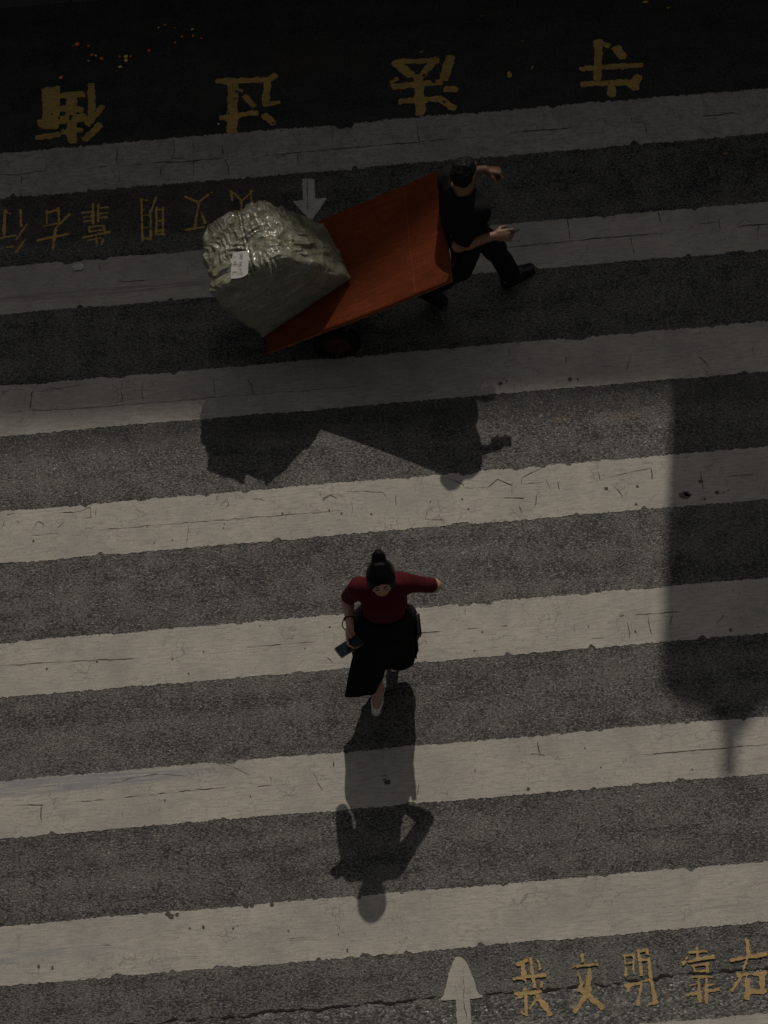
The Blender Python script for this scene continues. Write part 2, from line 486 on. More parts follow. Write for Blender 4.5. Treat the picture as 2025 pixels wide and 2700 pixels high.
M['concrete'] = simple_mat("kerb_concrete", (0.075, 0.07, 0.066), 0.85, 0.3, scale=9, bmp=0.4, bscale=60, world=True)
M['wallm'] = simple_mat("building_render", (0.30, 0.28, 0.26), 0.85, 0.3, scale=1.2, world=True)
M['glass'] = simple_mat("window_glass", (0.03, 0.035, 0.04), 0.1, 0.5, var=0.05)
M['metal'] = simple_mat("painted_steel", (0.10, 0.10, 0.105), 0.5, 0.5, 0.3)
M['skin'] = simple_mat("skin", (0.40, 0.235, 0.165), 0.5, 0.4, var=0.06, scale=60, bmp=0.1, bscale=400)
M['skin_m'] = simple_mat("tanned_skin", (0.22, 0.112, 0.07), 0.5, 0.4, var=0.07, scale=60, bmp=0.1, bscale=400)
M['hair'] = simple_mat("black_hair", (0.0030, 0.0026, 0.0026), 0.38, 0.1, var=0.4, scale=60, bmp=0.7, bscale=30, stretch=(9, 1.2, 1.2))
M['hair_m'] = simple_mat("short_black_hair", (0.0055, 0.005, 0.005), 0.6, 0.2, var=0.4, scale=140, bmp=1.0, bscale=150)
M['red'] = simple_mat("dark_red_knit", (0.070, 0.0075, 0.0105), 0.9, 0.15, var=0.12, scale=90, bmp=0.25, bscale=260)
M['black_cloth'] = simple_mat("black_cloth", (0.0075, 0.007, 0.007), 0.95, 0.1, var=0.3, scale=60, bmp=0.2, bscale=220)
M['tee'] = simple_mat("black_cotton", (0.010, 0.0095, 0.0095), 0.95, 0.12, var=0.25, scale=40, bmp=0.3, bscale=90)
M['trouser'] = simple_mat("black_twill", (0.011, 0.0105, 0.0115), 0.9, 0.15, var=0.25, scale=40, bmp=0.3, bscale=90)
M['shoe'] = simple_mat("black_leather", (0.010, 0.009, 0.009), 0.28, 0.5, var=0.2, bmp=0.1)
M['white_shoe'] = simple_mat("white_leather", (0.62, 0.57, 0.52), 0.45, 0.4, var=0.05, bmp=0.05)
M['lips'] = simple_mat("lips", (0.30, 0.075, 0.07), 0.4, 0.4)
M['brow'] = simple_mat("brow_hair", (0.02, 0.015, 0.012), 0.7, 0.2)
M['phone_body'] = simple_mat("phone_case", (0.012, 0.013, 0.016), 0.3, 0.5)
M['screen'] = simple_mat("phone_glass", (0.010, 0.014, 0.019), 0.08, 0.06, var=0.25, scale=12)
M['steel'] = simple_mat("bright_steel", (0.45, 0.45, 0.46), 0.3, 0.5, 0.9)
M['rubber'] = simple_mat("tyre_rubber", (0.007, 0.0065, 0.006), 0.9, 0.15, bmp=0.2)
M['rim'] = simple_mat("rusty_rim", (0.045, 0.018, 0.011), 0.7, 0.3, var=0.4, scale=50)
M['cart_steel'] = simple_mat("rusty_steel", (0.05, 0.025, 0.018), 0.75, 0.3, var=0.4, scale=40)
M['paper'] = simple_mat("white_paper", (0.50, 0.49, 0.45), 0.7, 0.3, var=0.05, bmp=0.1)
M['ink'] = simple_mat("black_ink", (0.012, 0.012, 0.014), 0.6, 0.3)
M['orange_petal'] = simple_mat("orange_petal", (0.85, 0.25, 0.03), 0.6, 0.3, var=0.25)
M['yellow_petal'] = simple_mat("yellow_petal", (0.85, 0.68, 0.24), 0.6, 0.3, var=0.2)
M['leaf'] = simple_mat("yellow_leaf", (0.55, 0.36, 0.06), 0.6, 0.3, var=0.25)
M['brown_leaf'] = simple_mat("brown_leaf", (0.20, 0.09, 0.045), 0.7, 0.3, var=0.25)

# ------------------------------------------------------------------ road
STR_P, STR_W = 1.0, 0.4032
_g0 = (at(0, 1346.5) + at(2025, 1181.4)) / 2
Y4 = float(_g0[1])                      # far edge of the fourth stripe


def flat_grid(name, x0, x1, y0, y1, z, m_, kind='structure', nx=2, ny=2):
    xs = np.linspace(x0, x1, nx); ys = np.linspace(y0, y1, ny)
    v = [(x, y, z) for y in ys for x in xs]
    f = [(j * nx + i, j * nx + i + 1, (j + 1) * nx + i + 1, (j + 1) * nx + i) for j in range(ny - 1) for i in range(nx - 1)]
    return tag(mesh(name, v, f, m_, None, False), kind=kind)


KERB_Y = float((at(0, 22)[1] + at(260, 0)[1]) / 2)
flat_grid('road', -150, 150, -150, KERB_Y + 0.02, 0.0, M['asphalt'])

# resurfacing joint near the viewer: older, coarser tarmac on the near side
jp = [at(x, y) for x, y in ((-400, 2782), (0, 2739), (220, 2717), (446, 2696), (1000, 2646), (1272, 2622), (1470, 2606), (1640, 2592), (1729, 2582), (1755, 2570), (1772, 2577), (1820, 2568), (1900, 2566), (2025, 2557), (2500, 2515))]
jx = np.arange(-3.4, 3.4, 0.012)
jy = np.interp(jx, [p[0] for p in jp], [p[1] for p in jp]) + 0.012 * fbm(np.stack([jx * 9, 0 * jx], -1), 5) + 0.006 * noise(np.stack([jx * 60, 0 * jx], -1), 9)
jx = np.concatenate([[-150], jx, [150]]); jy = np.concatenate([[jy[0]], jy, [jy[-1]]])
n_ = len(jx)
tag(mesh('old_road', [(x, y, 0.004) for x, y in zip(jx, jy)] + [(x, -60.0, 0.004) for x in jx],
         [(i, n_ + i, n_ + i + 1, i + 1) for i in range(n_ - 1)], M['old_asphalt'], None, False), kind='structure')

# zebra stripes: sheets 4 mm proud, with crumbling edges
def stripe_edges(k):
    yt = Y4 + (3 - k) * STR_P
    return yt, yt - STR_W

FINE = np.concatenate([[-9, -7, -5], np.arange(-3.3, 3.8, 0.0055), [5, 7, 9]])
def ragged(x, seed, amp=1.0):
    p = np.stack([x, 0 * x], -1)
    r = 0.0035 * noise(p * 30, seed) + 0.0048 * noise(p * 75, seed + 1) + 0.0045 * noise(p * 3.5, seed + 2) + 0.003 * noise(p * 170, seed + 4)
    bite = np.maximum(noise(p * 11, seed + 3) - 0.72, 0) * 0.09
    return (r - bite) * amp

for k in range(0, 11):
    yt, yb = stripe_edges(k)
    amp = 1.5 if k == 0 else 1.0
    top = yt + ragged(FINE, 10 * k + 1, amp); bot = yb - ragged(FINE, 10 * k + 6, amp)
    zz = 0.008 if k >= 7 else 0.0025
    nn_ = len(FINE); v = []
    for t in (0.0, 0.33, 0.66, 1.0):
        v += [(x, a + (b - a) * t, zz) for x, a, b in zip(FINE, top, bot)]
    f = [(t * nn_ + i, (t + 1) * nn_ + i, (t + 1) * nn_ + i + 1, t * nn_ + i + 1) for t in range(3) for i in range(nn_ - 1)]
    tag(mesh('crosswalk_stripe', v, f, M['worn_paint'] if k == 0 else M['paint'], None, False), kind='structure')

# cracks, tears and holes in the paint, drawn on the ground where they run
CR = MB()
def crack(pts, w, ox, oy, sc):
    P = [at(ox + x / sc, oy + y / sc)[:2] for x, y in pts]
    P = np.array(P)
    seg = np.linalg.norm(np.diff(P, axis=0), axis=1); L = np.concatenate([[0], np.cumsum(seg)])
    n = max(4, int(L[-1] / 0.012)); t = np.linspace(0, L[-1], n)
    q = np.stack([np.interp(t, L, P[:, 0]), np.interp(t, L, P[:, 1])], -1)
    q = q + 0.004 * np.stack([noise(q * 22, 3), noise(q * 22, 4)], -1) + 0.0025 * np.stack([noise(q * 70, 5), noise(q * 70, 6)], -1)
    d = np.gradient(q, axis=0); d /= np.linalg.norm(d, axis=1)[:, None] + 1e-9; nrm = np.stack([-d[:, 1], d[:, 0]], -1)
    ww = w * 0.31 * np.clip(0.75 + 0.7 * noise(q * 30, 7), 0.15, 1.6) * np.minimum(1, 0.25 + 6 * np.minimum(t, L[-1] - t) / (L[-1] + 1e-6))
    a = q + nrm * ww[:, None]; b = q - nrm * ww[:, None]
    zc = 0.0125 if P[:, 1].mean() < -2.95 else 0.005
    v = [(x, y, zc) for x, y in a] + [(x, y, zc) for x, y in b]
    CR.add(v, [(i, n + i, n + i + 1, i + 1) for i in range(n - 1)])
def pit(x, y, r, ox, oy, sc, st=1.0, z=None):
    c = at(ox + x / sc, oy + y / sc); R = 0.8 * r / sc / 394.0; z = 0.0115 if c[1] < -3.0 else 0.0065
    a = np.linspace(0, 2 * np.pi, 26, endpoint=False)
    rr = R * (1 + 0.35 * noise(np.stack([np.cos(a) * 1.7 + c[0] * 9, np.sin(a) * 1.7 + c[1] * 9], -1), 8))
    v = [(c[0] + st * q * math.cos(t), c[1] + q * math.sin(t), z) for q, t in zip(rr, a)]
    CR.add(v, [tuple(range(26))])

A1 = (0, 320, 1.6393)
for pts, w in (([(0, 232), (90, 230), (150, 218), (198, 215), (205, 180)], .008), ([(90, 205), (93, 275)], .008), ([(508, 115), (505, 165), (508, 195)], .010),
               ([(508, 195), (600, 190), (655, 182)], .006), ([(655, 180), (815, 175), (900, 165), (968, 160)], .014), ([(750, 75), (752, 130), (740, 175)], .010),
               ([(963, 110), (965, 160), (985, 195), (993, 240)], .014), ([(700, 190), (690, 235)], .009), ([(725, 230), (735, 265)], .007),
               ([(1145, 150), (1300, 135), (1500, 118), (1655, 103)], .011), ([(1440, 30), (1438, 95)], .008), ([(1285, 145), (1290, 190)], .007), ([(425, 198), (465, 196)], .020),
               ([(510, 200), (520, 280)], .006), ([(835, 60), (838, 270)], .004), ([(740, 160), (790, 163)], .008)):
    crack(pts, w, *A1)
A2 = (1012, 200, 1.6377)
for pts, w in (([(0, 300), (150, 287), (300, 270)], .010), ([(325, 270), (400, 265)], .006), ([(540, 248), (700, 235), (830, 222)], .012), ([(140, 190), (155, 300)], .007), ([(950, 180), (960, 215)], .007),
               ([(1060, 160), (1070, 195)], .012), ([(1248, 140), (1255, 185)], .012), ([(1125, 205), (1135, 250)], .010), ([(1375, 177), (1510, 162), (1540, 166)], .014), ([(1060, 200), (1130, 205)], .005),
               ([(795, 615), (805, 715)], .010), ([(505, 745), (700, 725), (900, 705), (1220, 680)], .011), ([(1065, 697), (1082, 770)], .012), ([(1185, 585), (1195, 640)], .009),
               ([(1400, 590), (1400, 635)], .008), ([(1360, 640), (1440, 635)], .007), ([(1445, 615), (1452, 660)], .010), ([(1535, 652), (1659, 640)], .012), ([(1618, 645), (1610, 710)], .010),
               ([(1530, 645), (1560, 618), (1590, 640)], .007)):
    crack(pts, w, *A2)
A3 = (0, 0, 1.6393)
for pts, w in (([(490, 1220), (640, 1212)], .007), ([(425, 1140), (435, 1170)], .008), ([(815, 1150), (810, 1190)], .006), ([(640, 1210), (830, 1205)], .004)):
    crack(pts, w, *A3)
A4 = (0, 980, 2.9625)
for pts, w in (([(0, 328), (190, 308), (520, 295), (1120, 252), (1659, 205)], .006), ([(270, 135), (245, 190), (230, 297)], .010), ([(957, 80), (948, 150), (958, 240)], .009),
               ([(1113, 65), (1110, 170), (1120, 240)], .008), ([(130, 130), (230, 160)], .005), ([(340, 145), (560, 120), (640, 90)], .006), ([(1180, 70), (1215, 125)], .007), ([(290, 175), (370, 190)], .004)):
    crack(pts, w, *A4)
crack([(285, 0), (300, 40), (310, 72)], .010, 500, 1000, 1.843)
crack([(120, 0), (122, 80)], .006, 500, 1000, 1.843)
crack([(0, 98), (500, 60), (900, 30)], .005, 500, 1000, 1.843)
A5 = (1240, 940, 2.5136)
for pts, w in (([(1065, 0), (1030, 100)], .009), ([(1510, 0), (1560, 40), (1590, 90)], .009), ([(630, 0), (640, 50)], .007), ([(860, 72), (970, 72)], .005), ([(390, 10), (392, 60)], .005)):
    crack(pts, w, *A5)
for x, y, r in ((200, 180, 20), (225, 150, 9), (240, 165, 10), (660, 155, 18), (712, 152, 9), (700, 205, 7)): pit(x, y, r, *A5)
A6 = (840, 1020, 1.4)
for pts, w in (([(625, 372), (660, 343), (715, 365), (715, 378)], .008), ([(748, 360), (750, 335), (830, 300)], .006), ([(715, 375), (715, 410)], .011), ([(470, 335), (535, 360), (540, 373)], .006),
               ([(540, 373), (625, 372)], .003), ([(100, 385), (240, 390), (250, 405)], .006), ([(10, 415), (60, 395), (95, 405)], .005), ([(120, 430), (125, 465)], .008), ([(885, 350), (890, 380)], .010), ([(935, 325), (932, 345)], .008),
               ([(1030, 310), (1040, 345)], .008), ([(1228, 300), (1230, 345)], .012), ([(1410, 310), (1420, 380)], .009), ([(805, 400), (800, 440)], .008), ([(840, 340), (860, 390)], .008),
               ([(1090, 365), (1130, 415)], .008), ([(355, 385), (355, 340)], .004), ([(1520, 330), (1625, 322)], .007), ([(680, 412), (760, 410)], .012), ([(750, 360), (840, 350)], .005),
               ([(1040, 345), (1090, 330), (1170, 310), (1228, 300)], .005), ([(285, 400), (285, 440)], .006), ([(400, 450), (395, 490), (470, 490)], .005), ([(740, 440), (750, 470)], .006), ([(1630, 360), (1625, 395), (1645, 395), (1645, 360)], .005)):
    crack(pts, w, *A6)
for x, y, r in ((1062, 376, 8), (1470, 390, 10), (1408, 350, 8), (1177, 368, 6), (1172, 435, 5), (1512, 383, 4), (1495, 390, 4), (1425, 415, 7), (413, 425, 3), (85, 468, 4), (195, 470, 4), (553, 452, 4), (530, 415, 4)): pit(x, y, r, *A6)
A7 = (0, 1300, 1.8433)
for pts, w in (([(370, 190), (720, 160), (1240, 120), (1659, 85)], .005), ([(5, 180), (22, 135)], .008), ([(915, 160), (908, 245)], .006), ([(470, 70), (468, 108)], .008), ([(152, 188), (185, 140), (212, 150), (208, 185)], .005),
               ([(155, 205), (285, 195)], .006), ([(280, 95), (370, 95), (440, 70), (445, 120), (400, 125)], .006), ([(280, 170), (315, 140)], .005), ([(30, 105), (75, 98)], .006), ([(1070, 70), (1105, 25), (1115, 60), (1080, 80), (1070, 70)], .005), ([(1225, 25), (1290, 38)], .005), ([(1565, 40), (1610, 10), (1640, 30)], .006),
               ([(1200, 752), (1540, 722)], .007), ([(945, 770), (985, 768)], .007), ([(0, 840), (330, 820), (690, 803)], .006), ([(1590, 800), (1620, 830)], .006), ([(75, 135), (100, 148)], .006)):
    crack(pts, w, *A7)
for x, y, r in ((228, 855, 6), (1603, 652, 6), (917, 878, 5), (472, 820, 6), (163, 233, 7), (715, 163, 4), (1090, 150, 4), (838, 808, 5), (1265, 646, 4), (1483, 756, 4), (990, 773, 4), (1600, 85, 5), (1372, 100, 5), (1087, 170, 4), (750, 242, 4), (838, 230, 4)): pit(x, y, r, *A7)
A8 = (1000, 1500, 1.6185)
for pts, w in (([(160, 275), (270, 267)], .008), ([(375, 258), (440, 253)], .005), ([(510, 245), (550, 242)], .007), ([(1025, 203), (1045, 201)], .009), ([(1090, 197), (1290, 182)], .006), ([(1055, 225), (1070, 270), (1068, 300)], .008),
               ([(1145, 195), (1163, 280)], .007), ([(1440, 235), (1475, 195)], .007), ([(1250, 195), (1240, 240)], .006), ([(365, 170), (368, 195)], .007), ([(830, 240), (832, 275)], .005), ([(905, 300), (960, 295)], .005), ([(1540, 100), (1535, 118)], .010),
               ([(1075, 797), (1250, 785), (1440, 768), (1659, 750)], .008), ([(170, 910), (165, 965)], .010), ([(0, 885), (35, 882)], .010), ([(675, 740), (685, 790)], .012), ([(645, 790), (710, 797)], .009), ([(1075, 797), (1072, 820)], .008)):
    crack(pts, w, *A8)
for x, y, r in ((440, 270, 4), (1092, 268, 5), (893, 247, 4), (35, 912, 13), (22, 900, 6), (1335, 856, 5), (410, 862, 4), (408, 350, 4), (156, 200, 5), (878, 765, 4), (1500, 262, 8), (945, 848, 4), (635, 940, 9)): pit(x, y, r, *A8)
A9 = (0, 1900, 1.659)
for pts, w in (([(80, 372), (190, 368)], .008), ([(180, 370), (178, 455)], .009), ([(545, 335), (625, 328)], .007), ([(655, 325), (870, 303), (990, 295)], .008), ([(1455, 165), (1458, 205)], .011), ([(1180, 245), (1190, 265)], .010),
               ([(1125, 290), (1190, 280)], .005), ([(320, 355), (460, 348)], .005), ([(1370, 225), (1410, 310)], .006), ([(860, 210), (868, 245)], .006), ([(440, 290), (560, 255), (680, 235), (820, 245)], .004), ([(650, 350), (655, 400)], .004), ([(960, 180), (1100, 240)], .004), ([(535, 400), (540, 425)], .005), ([(240, 340), (245, 360)], .004),
               ([(710, 1045), (900, 1030)], .005), ([(390, 985), (480, 985)], .005), ([(1240, 960), (1400, 950)], .004)):
    crack(pts, w, *A9)
for x, y, r in ((1097, 332, 4), (722, 350, 4), (890, 905, 8), (1262, 922, 4), (750, 858, 14), (735, 846, 12), (775, 850, 10), (1075, 808, 14), (1100, 808, 12), (1190, 805, 10), (10, 880, 14), (1020, 910, 5), (170, 1075, 6), (230, 1080, 6), (830, 910, 5), (1520, 1005, 6), (365, 838, 5), (1480, 935, 4), (1485, 905, 3)): pit(x, y, r, *A9)
CR.build('road_cracks', M['crack'])
tag(bpy.data.objects['road_cracks'], kind='structure')
# worn grey hole on the fourth stripe where the tarmac shows
H0 = MB(); CRs = CR; CR = H0; pit(1350, 402, 22, *A6); pit(1362, 398, 15, *A6); CR = CRs
# the open joint itself
jm = (np.abs(jx) < 3.4)
JX, JY = jx[jm], jy[jm]
wj = 0.006 * np.clip(1 + 1.3 * fbm(np.stack([JX * 14, 0 * JX], -1), 21), 0.25, 3)
n_ = len(JX)
tag(mesh('road_joint', [(x, y + w, 0.0085) for x, y, w in zip(JX, JY, wj)] + [(x, y - w * 0.6, 0.0085) for x, y, w in zip(JX, JY, wj)],
         [(i, n_ + i, n_ + i + 1, i + 1) for i in range(n_ - 1)], M['joint'], None, False), kind='structure')
H0.build('worn_hole', M['asphalt']); tag(bpy.data.objects['worn_hole'], kind='structure')


# ------------------------------------------------------------------ painted characters and arrows (marching squares over stroke shapes)
def stroke_sheet(name, strokes, ox, oy, sc, m_, z=0.004, rough=0.006, holes=(), seed=0, polys=()):
    S = [(at(ox + a / sc, oy + b / sc)[:2], at(ox + c / sc, oy + d / sc)[:2], w / sc / 394.0 * 0.5) for a, b, c, d, w in strokes]
    PL = [np.array([at(ox + x / sc, oy + y / sc)[:2] for x, y in pl]) for pl in polys]
    allp = np.array([p for s_ in S for p in s_[:2]] + [p for pl in PL for p in pl])
    R = max([s_[2] for s_ in S] + [0.0]) + 0.03
    lo = allp.min(0) - R; hi = allp.max(0) + R; h = 0.005
    xs = np.arange(lo[0], hi[0], h); ys = np.arange(lo[1], hi[1], h)
    X, Y = np.meshgrid(xs, ys, indexing='ij'); P = np.stack([X, Y], -1)
    V = np.full(X.shape, 1.0)
    for a, b, r in S:
        ba = b - a; t = np.clip(((P - a) @ ba) / (ba @ ba + 1e-12), -0.0, 1.0)
        q = P - a - t[..., None] * ba
        u = ba / (np.linalg.norm(ba) + 1e-9); along = np.abs(q @ u); side = np.abs(q @ np.array([-u[1], u[0]]))
        V = np.minimum(V, (side ** 3 + (along * 1.15) ** 3) ** (1 / 3.) - r)      # blunt brush ends
    for pl in PL:
        inside = np.zeros(X.shape, bool); dmin = np.full(X.shape, 9.0); n = len(pl)
        for i in range(n):
            a, b = pl[i], pl[(i + 1) % n]; ba = b - a
            t = np.clip(((P - a) @ ba) / (ba @ ba), 0, 1); dmin = np.minimum(dmin, np.linalg.norm(P - a - t[..., None] * ba, axis=-1))
            cnd = ((a[1] > Y) != (b[1] > Y)) & (X < (b[0] - a[0]) * (Y - a[1]) / (b[1] - a[1] + 1e-12) + a[0]); inside ^= cnd
        V = np.minimum(V, np.where(inside, -dmin, dmin))
    for x, y, r in holes:
        c = at(ox + x / sc, oy + y / sc)[:2]; V = np.maximum(V, r / sc / 394.0 - np.linalg.norm(P - c, axis=-1))
    V = V + rough * (noise(P * 38, seed + 31) + 0.9 * noise(P * 95, seed + 32)) + rough * 0.8 * noise(P * 14, seed + 35)
    if not polys: V = np.maximum(V, (fbm(P * 16, seed + 33) - 1.05) * 0.05)
    verts = {}; vl = []; F = []
    def vid(key, p):
        if key not in verts: verts[key] = len(vl); vl.append((p[0], p[1], z))
        return verts[key]
    I = V < 0
    act = np.argwhere(I[:-1, :-1] | I[1:, :-1] | I[1:, 1:] | I[:-1, 1:])
    for i, j in act:
        cs = [(i, j), (i + 1, j), (i + 1, j + 1), (i, j + 1)]; poly = []
        for k in range(4):
            a, b = cs[k], cs[(k + 1) % 4]
            if I[a]: poly.append(vid(a, (xs[a[0]], ys[a[1]])))
            if I[a] != I[b]:
                t = V[a] / (V[a] - V[b]); key = (min(a, b), max(a, b))
                poly.append(vid(key, (xs[a[0]] + t * (xs[b[0]] - xs[a[0]]), ys[a[1]] + t * (ys[b[1]] - ys[a[1]]))))
        if len(poly) > 2: F.append(poly)
    return tag(mesh(name, vl, F, m_, None, False), kind='structure')


B1 = (0, 60, 2.074); B2 = (900, 60, 1.8433)
stroke_sheet('road_lettering', [(262, 375, 258, 560, 62), (305, 365, 300, 570, 52), (325, 402, 452, 392, 40), (390, 400, 392, 640, 58), (225, 548, 452, 520, 58), (330, 470, 440, 478, 44),
             (207, 628, 312, 614, 42), (348, 600, 445, 588, 36), (500, 345, 502, 480, 46), (556, 465, 482, 552, 42), (500, 470, 498, 535, 45), (540, 565, 472, 635, 44)], *B1, M['fresh_yellow'], holes=((347, 440, 16), (352, 504, 11), (322, 522, 8), (415, 440, 12)), seed=1)
stroke_sheet('road_lettering', [(1192, 322, 1455, 314, 42), (1463, 312, 1457, 445, 46), (1465, 312, 1500, 294, 44), (1452, 448, 1522, 437, 34), (1343, 408, 1385, 455, 38), (1275, 345, 1270, 590, 64), (1212, 520, 1400, 495, 36),
             (1455, 512, 1492, 548, 46), (1290, 362, 1322, 376, 24)], *B1, M['fresh_yellow'], seed=2)
stroke_sheet('road_lettering', [(268, 198, 330, 248, 56), (275, 190, 465, 184, 34), (445, 190, 388, 265, 42), (330, 250, 352, 262, 26), (260, 312, 478, 290, 38), (375, 268, 384, 436, 50), (245, 288, 268, 276, 18),
             (290, 382, 476, 370, 38), (486, 378, 545, 412, 40), (528, 175, 500, 268, 50), (516, 322, 548, 326, 44)], *B2, M['fresh_yellow'], seed=3)
stroke_sheet('road_lettering', [(1250, 95, 1246, 270, 45), (1240, 96, 1298, 112, 34), (1338, 128, 1365, 160, 48), (1165, 226, 1458, 206, 32), (1178, 300, 1380, 292, 38), (1440, 268, 1412, 308, 46), (1425, 285, 1430, 315, 42), (1310, 300, 1312, 346, 46)], *B2, M['fresh_yellow'], seed=4)
B3 = (0, 450, 2.304)
SMALL = {
 'a': [(30, 245, 25, 410, 17), (30, 250, 65, 265, 12), (-20, 415, 95, 395, 15), (-25, 482, 75, 462, 14), (125, 240, 130, 340, 17), (165, 325, 95, 425, 14), (155, 415, 100, 495, 14)],
 'b': [(280, 260, 355, 240, 15), (285, 250, 285, 330, 15), (355, 230, 360, 320, 15), (270, 340, 350, 322, 16), (425, 265, 340, 350, 14), (340, 350, 320, 480, 17), (230, 425, 415, 385, 15)],
 'c': [(565, 200, 565, 320, 13), (597, 200, 597, 310, 13), (500, 258, 565, 250, 11), (510, 285, 565, 278, 11), (515, 310, 565, 305, 11), (597, 230, 660, 225, 11), (597, 262, 655, 258, 11), (597, 288, 650, 285, 11), (540, 345, 630, 335, 10),
       (540, 345, 545, 375, 10), (630, 335, 635, 365, 11), (545, 370, 635, 362, 10), (500, 410, 665, 374, 14), (530, 428, 640, 402, 12), (585, 395, 588, 460, 13), (630, 405, 615, 455, 13)],
 'd': [(860, 175, 865, 430, 16), (855, 180, 895, 180, 12), (950, 160, 915, 260, 12), (915, 250, 915, 420, 15), (865, 275, 915, 268, 13), (870, 350, 915, 345, 13), (865, 415, 915, 412, 15), (952, 225, 950, 395, 14), (990, 225, 990, 390, 14),
       (950, 240, 990, 235, 12), (950, 310, 995, 300, 12), (945, 370, 1000, 360, 12), (950, 392, 1000, 388, 11)],
 'e': [(1125, 160, 1210, 195, 21), (1285, 130, 1200, 200, 14), (1210, 195, 1180, 360, 15), (1225, 255, 1245, 320, 15), (1130, 360, 1235, 346, 15)],
 'f': [(1405, 125, 1410, 180, 12), (1410, 125, 1465, 180, 14), (1465, 190, 1535, 125, 13), (1525, 120, 1525, 185, 14), (1465, 180, 1470, 320, 13), (1420, 250, 1570, 230, 12), (1530, 190, 1520, 330, 13)],
}
for i, (k, s_) in enumerate(SMALL.items()):
    stroke_sheet('road_lettering', s_, *B3, M['fresh_yellow'], rough=0.0035, seed=10 + i)
B4 = (1340, 2480, 2.422)
NEAR = [
 [(60, 155, 120, 130, 19), (95, 150, 105, 320, 21), (40, 245, 230, 225, 17), (140, 115, 165, 300, 17), (190, 130, 205, 180, 15), (215, 270, 210, 300, 12), (50, 345, 205, 330, 23), (110, 340, 115, 480, 19), (60, 370, 90, 360, 13), (115, 480, 85, 465, 13), (180, 340, 265, 475, 25), (245, 410, 250, 440, 13), (200, 350, 140, 440, 13)],
 [(470, 100, 475, 135, 20), (400, 172, 570, 155, 17), (560, 130, 565, 160, 13), (445, 200, 470, 290, 13), (520, 190, 510, 290, 20), (460, 310, 600, 430, 29), (520, 310, 430, 455, 26), (450, 320, 500, 310, 13)],
 [(740, 95, 755, 235, 15), (740, 100, 790, 95, 13), (800, 95, 800, 215, 13), (750, 150, 790, 145, 11), (830, 70, 850, 220, 17), (835, 75, 890, 60, 13), (885, 60, 915, 270, 14), (850, 130, 895, 122, 10), (750, 290, 850, 275, 21), (770, 290, 768, 325, 15), (850, 280, 830, 410, 17), (915, 270, 940, 400, 23), (940, 400, 900, 410, 19), (850, 265, 900, 255, 14)],
 [(1205, 50, 1210, 110, 13), (1150, 80, 1260, 70, 13), (1120, 145, 1310, 105, 18), (1155, 90, 1140, 120, 11), (1175, 165, 1280, 150, 12), (1185, 165, 1190, 205, 14), (1270, 150, 1270, 200, 16), (1190, 200, 1275, 195, 14), (1175, 235, 1300, 235, 17), (1215, 240, 1225, 395, 17), (1265, 240, 1265, 400, 15), (1160, 290, 1215, 275, 15), (1145, 350, 1215, 335, 15), (1265, 290, 1310, 280, 15), (1265, 330, 1340, 315, 15)],
 [(1525, 0, 1535, 100, 16), (1425, 130, 1640, 90, 19), (1535, 90, 1500, 190, 17), (1470, 225, 1635, 215, 23), (1500, 220, 1430, 320, 13), (1525, 225, 1525, 370, 25), (1620, 220, 1620, 335, 28), (1530, 330, 1635, 325, 27)],
]
for i, s_ in enumerate(NEAR):
    s_ = [(a, b, c, d, w * 1.14) for a, b, c, d, w in s_]
    stroke_sheet('road_lettering', s_, *B4, M['yellow'], z=0.0095, rough=0.0045, seed=40 + i)
stroke_sheet('road_arrow', [], 500, 400, 1.843, M['fresh_white'], rough=0.003, seed=60, polys=[[(548, 133), (608, 133), (611, 229), (670, 227), (596, 330), (580, 330), (500, 241), (550, 236)]])
stroke_sheet('road_arrow', [], 1000, 2350, 1.6185, M['paint'], z=0.0095, rough=0.003, seed=61, polys=[[(338, 284), (352, 286), (368, 302), (388, 338), (405, 382), (417, 420), (424, 442), (442, 446), (440, 456), (388, 462), (394, 640), (336, 640), (326, 464), (262, 468), (264, 458), (274, 446), (282, 420), (290, 380), (300, 342), (313, 308), (326, 289)]])
CR = MB()
crack([(571, 135), (575, 310)], .011, 500, 400, 1.843); crack([(358, 330), (362, 470), (375, 560)], .006, 1000, 2350, 1.6185)
tag(CR.build('arrow_cracks', M['crack']), kind='structure')

# ------------------------------------------------------------------ far kerb, pavement and what throws the big shade
kb = MB()
for i in range(-40, 40):
    kb.box((i * 1.0 + 0.5, KERB_Y + 0.09, 0.03), (0.496, 0.09, 0.10), bev=0.012)
kb.build('kerb', M['concrete']); tag(bpy.data.objects['kerb'], kind='structure')
flat_grid('pavement', -150, 150, KERB_Y + 0.18, 60, 0.126, M['concrete'])

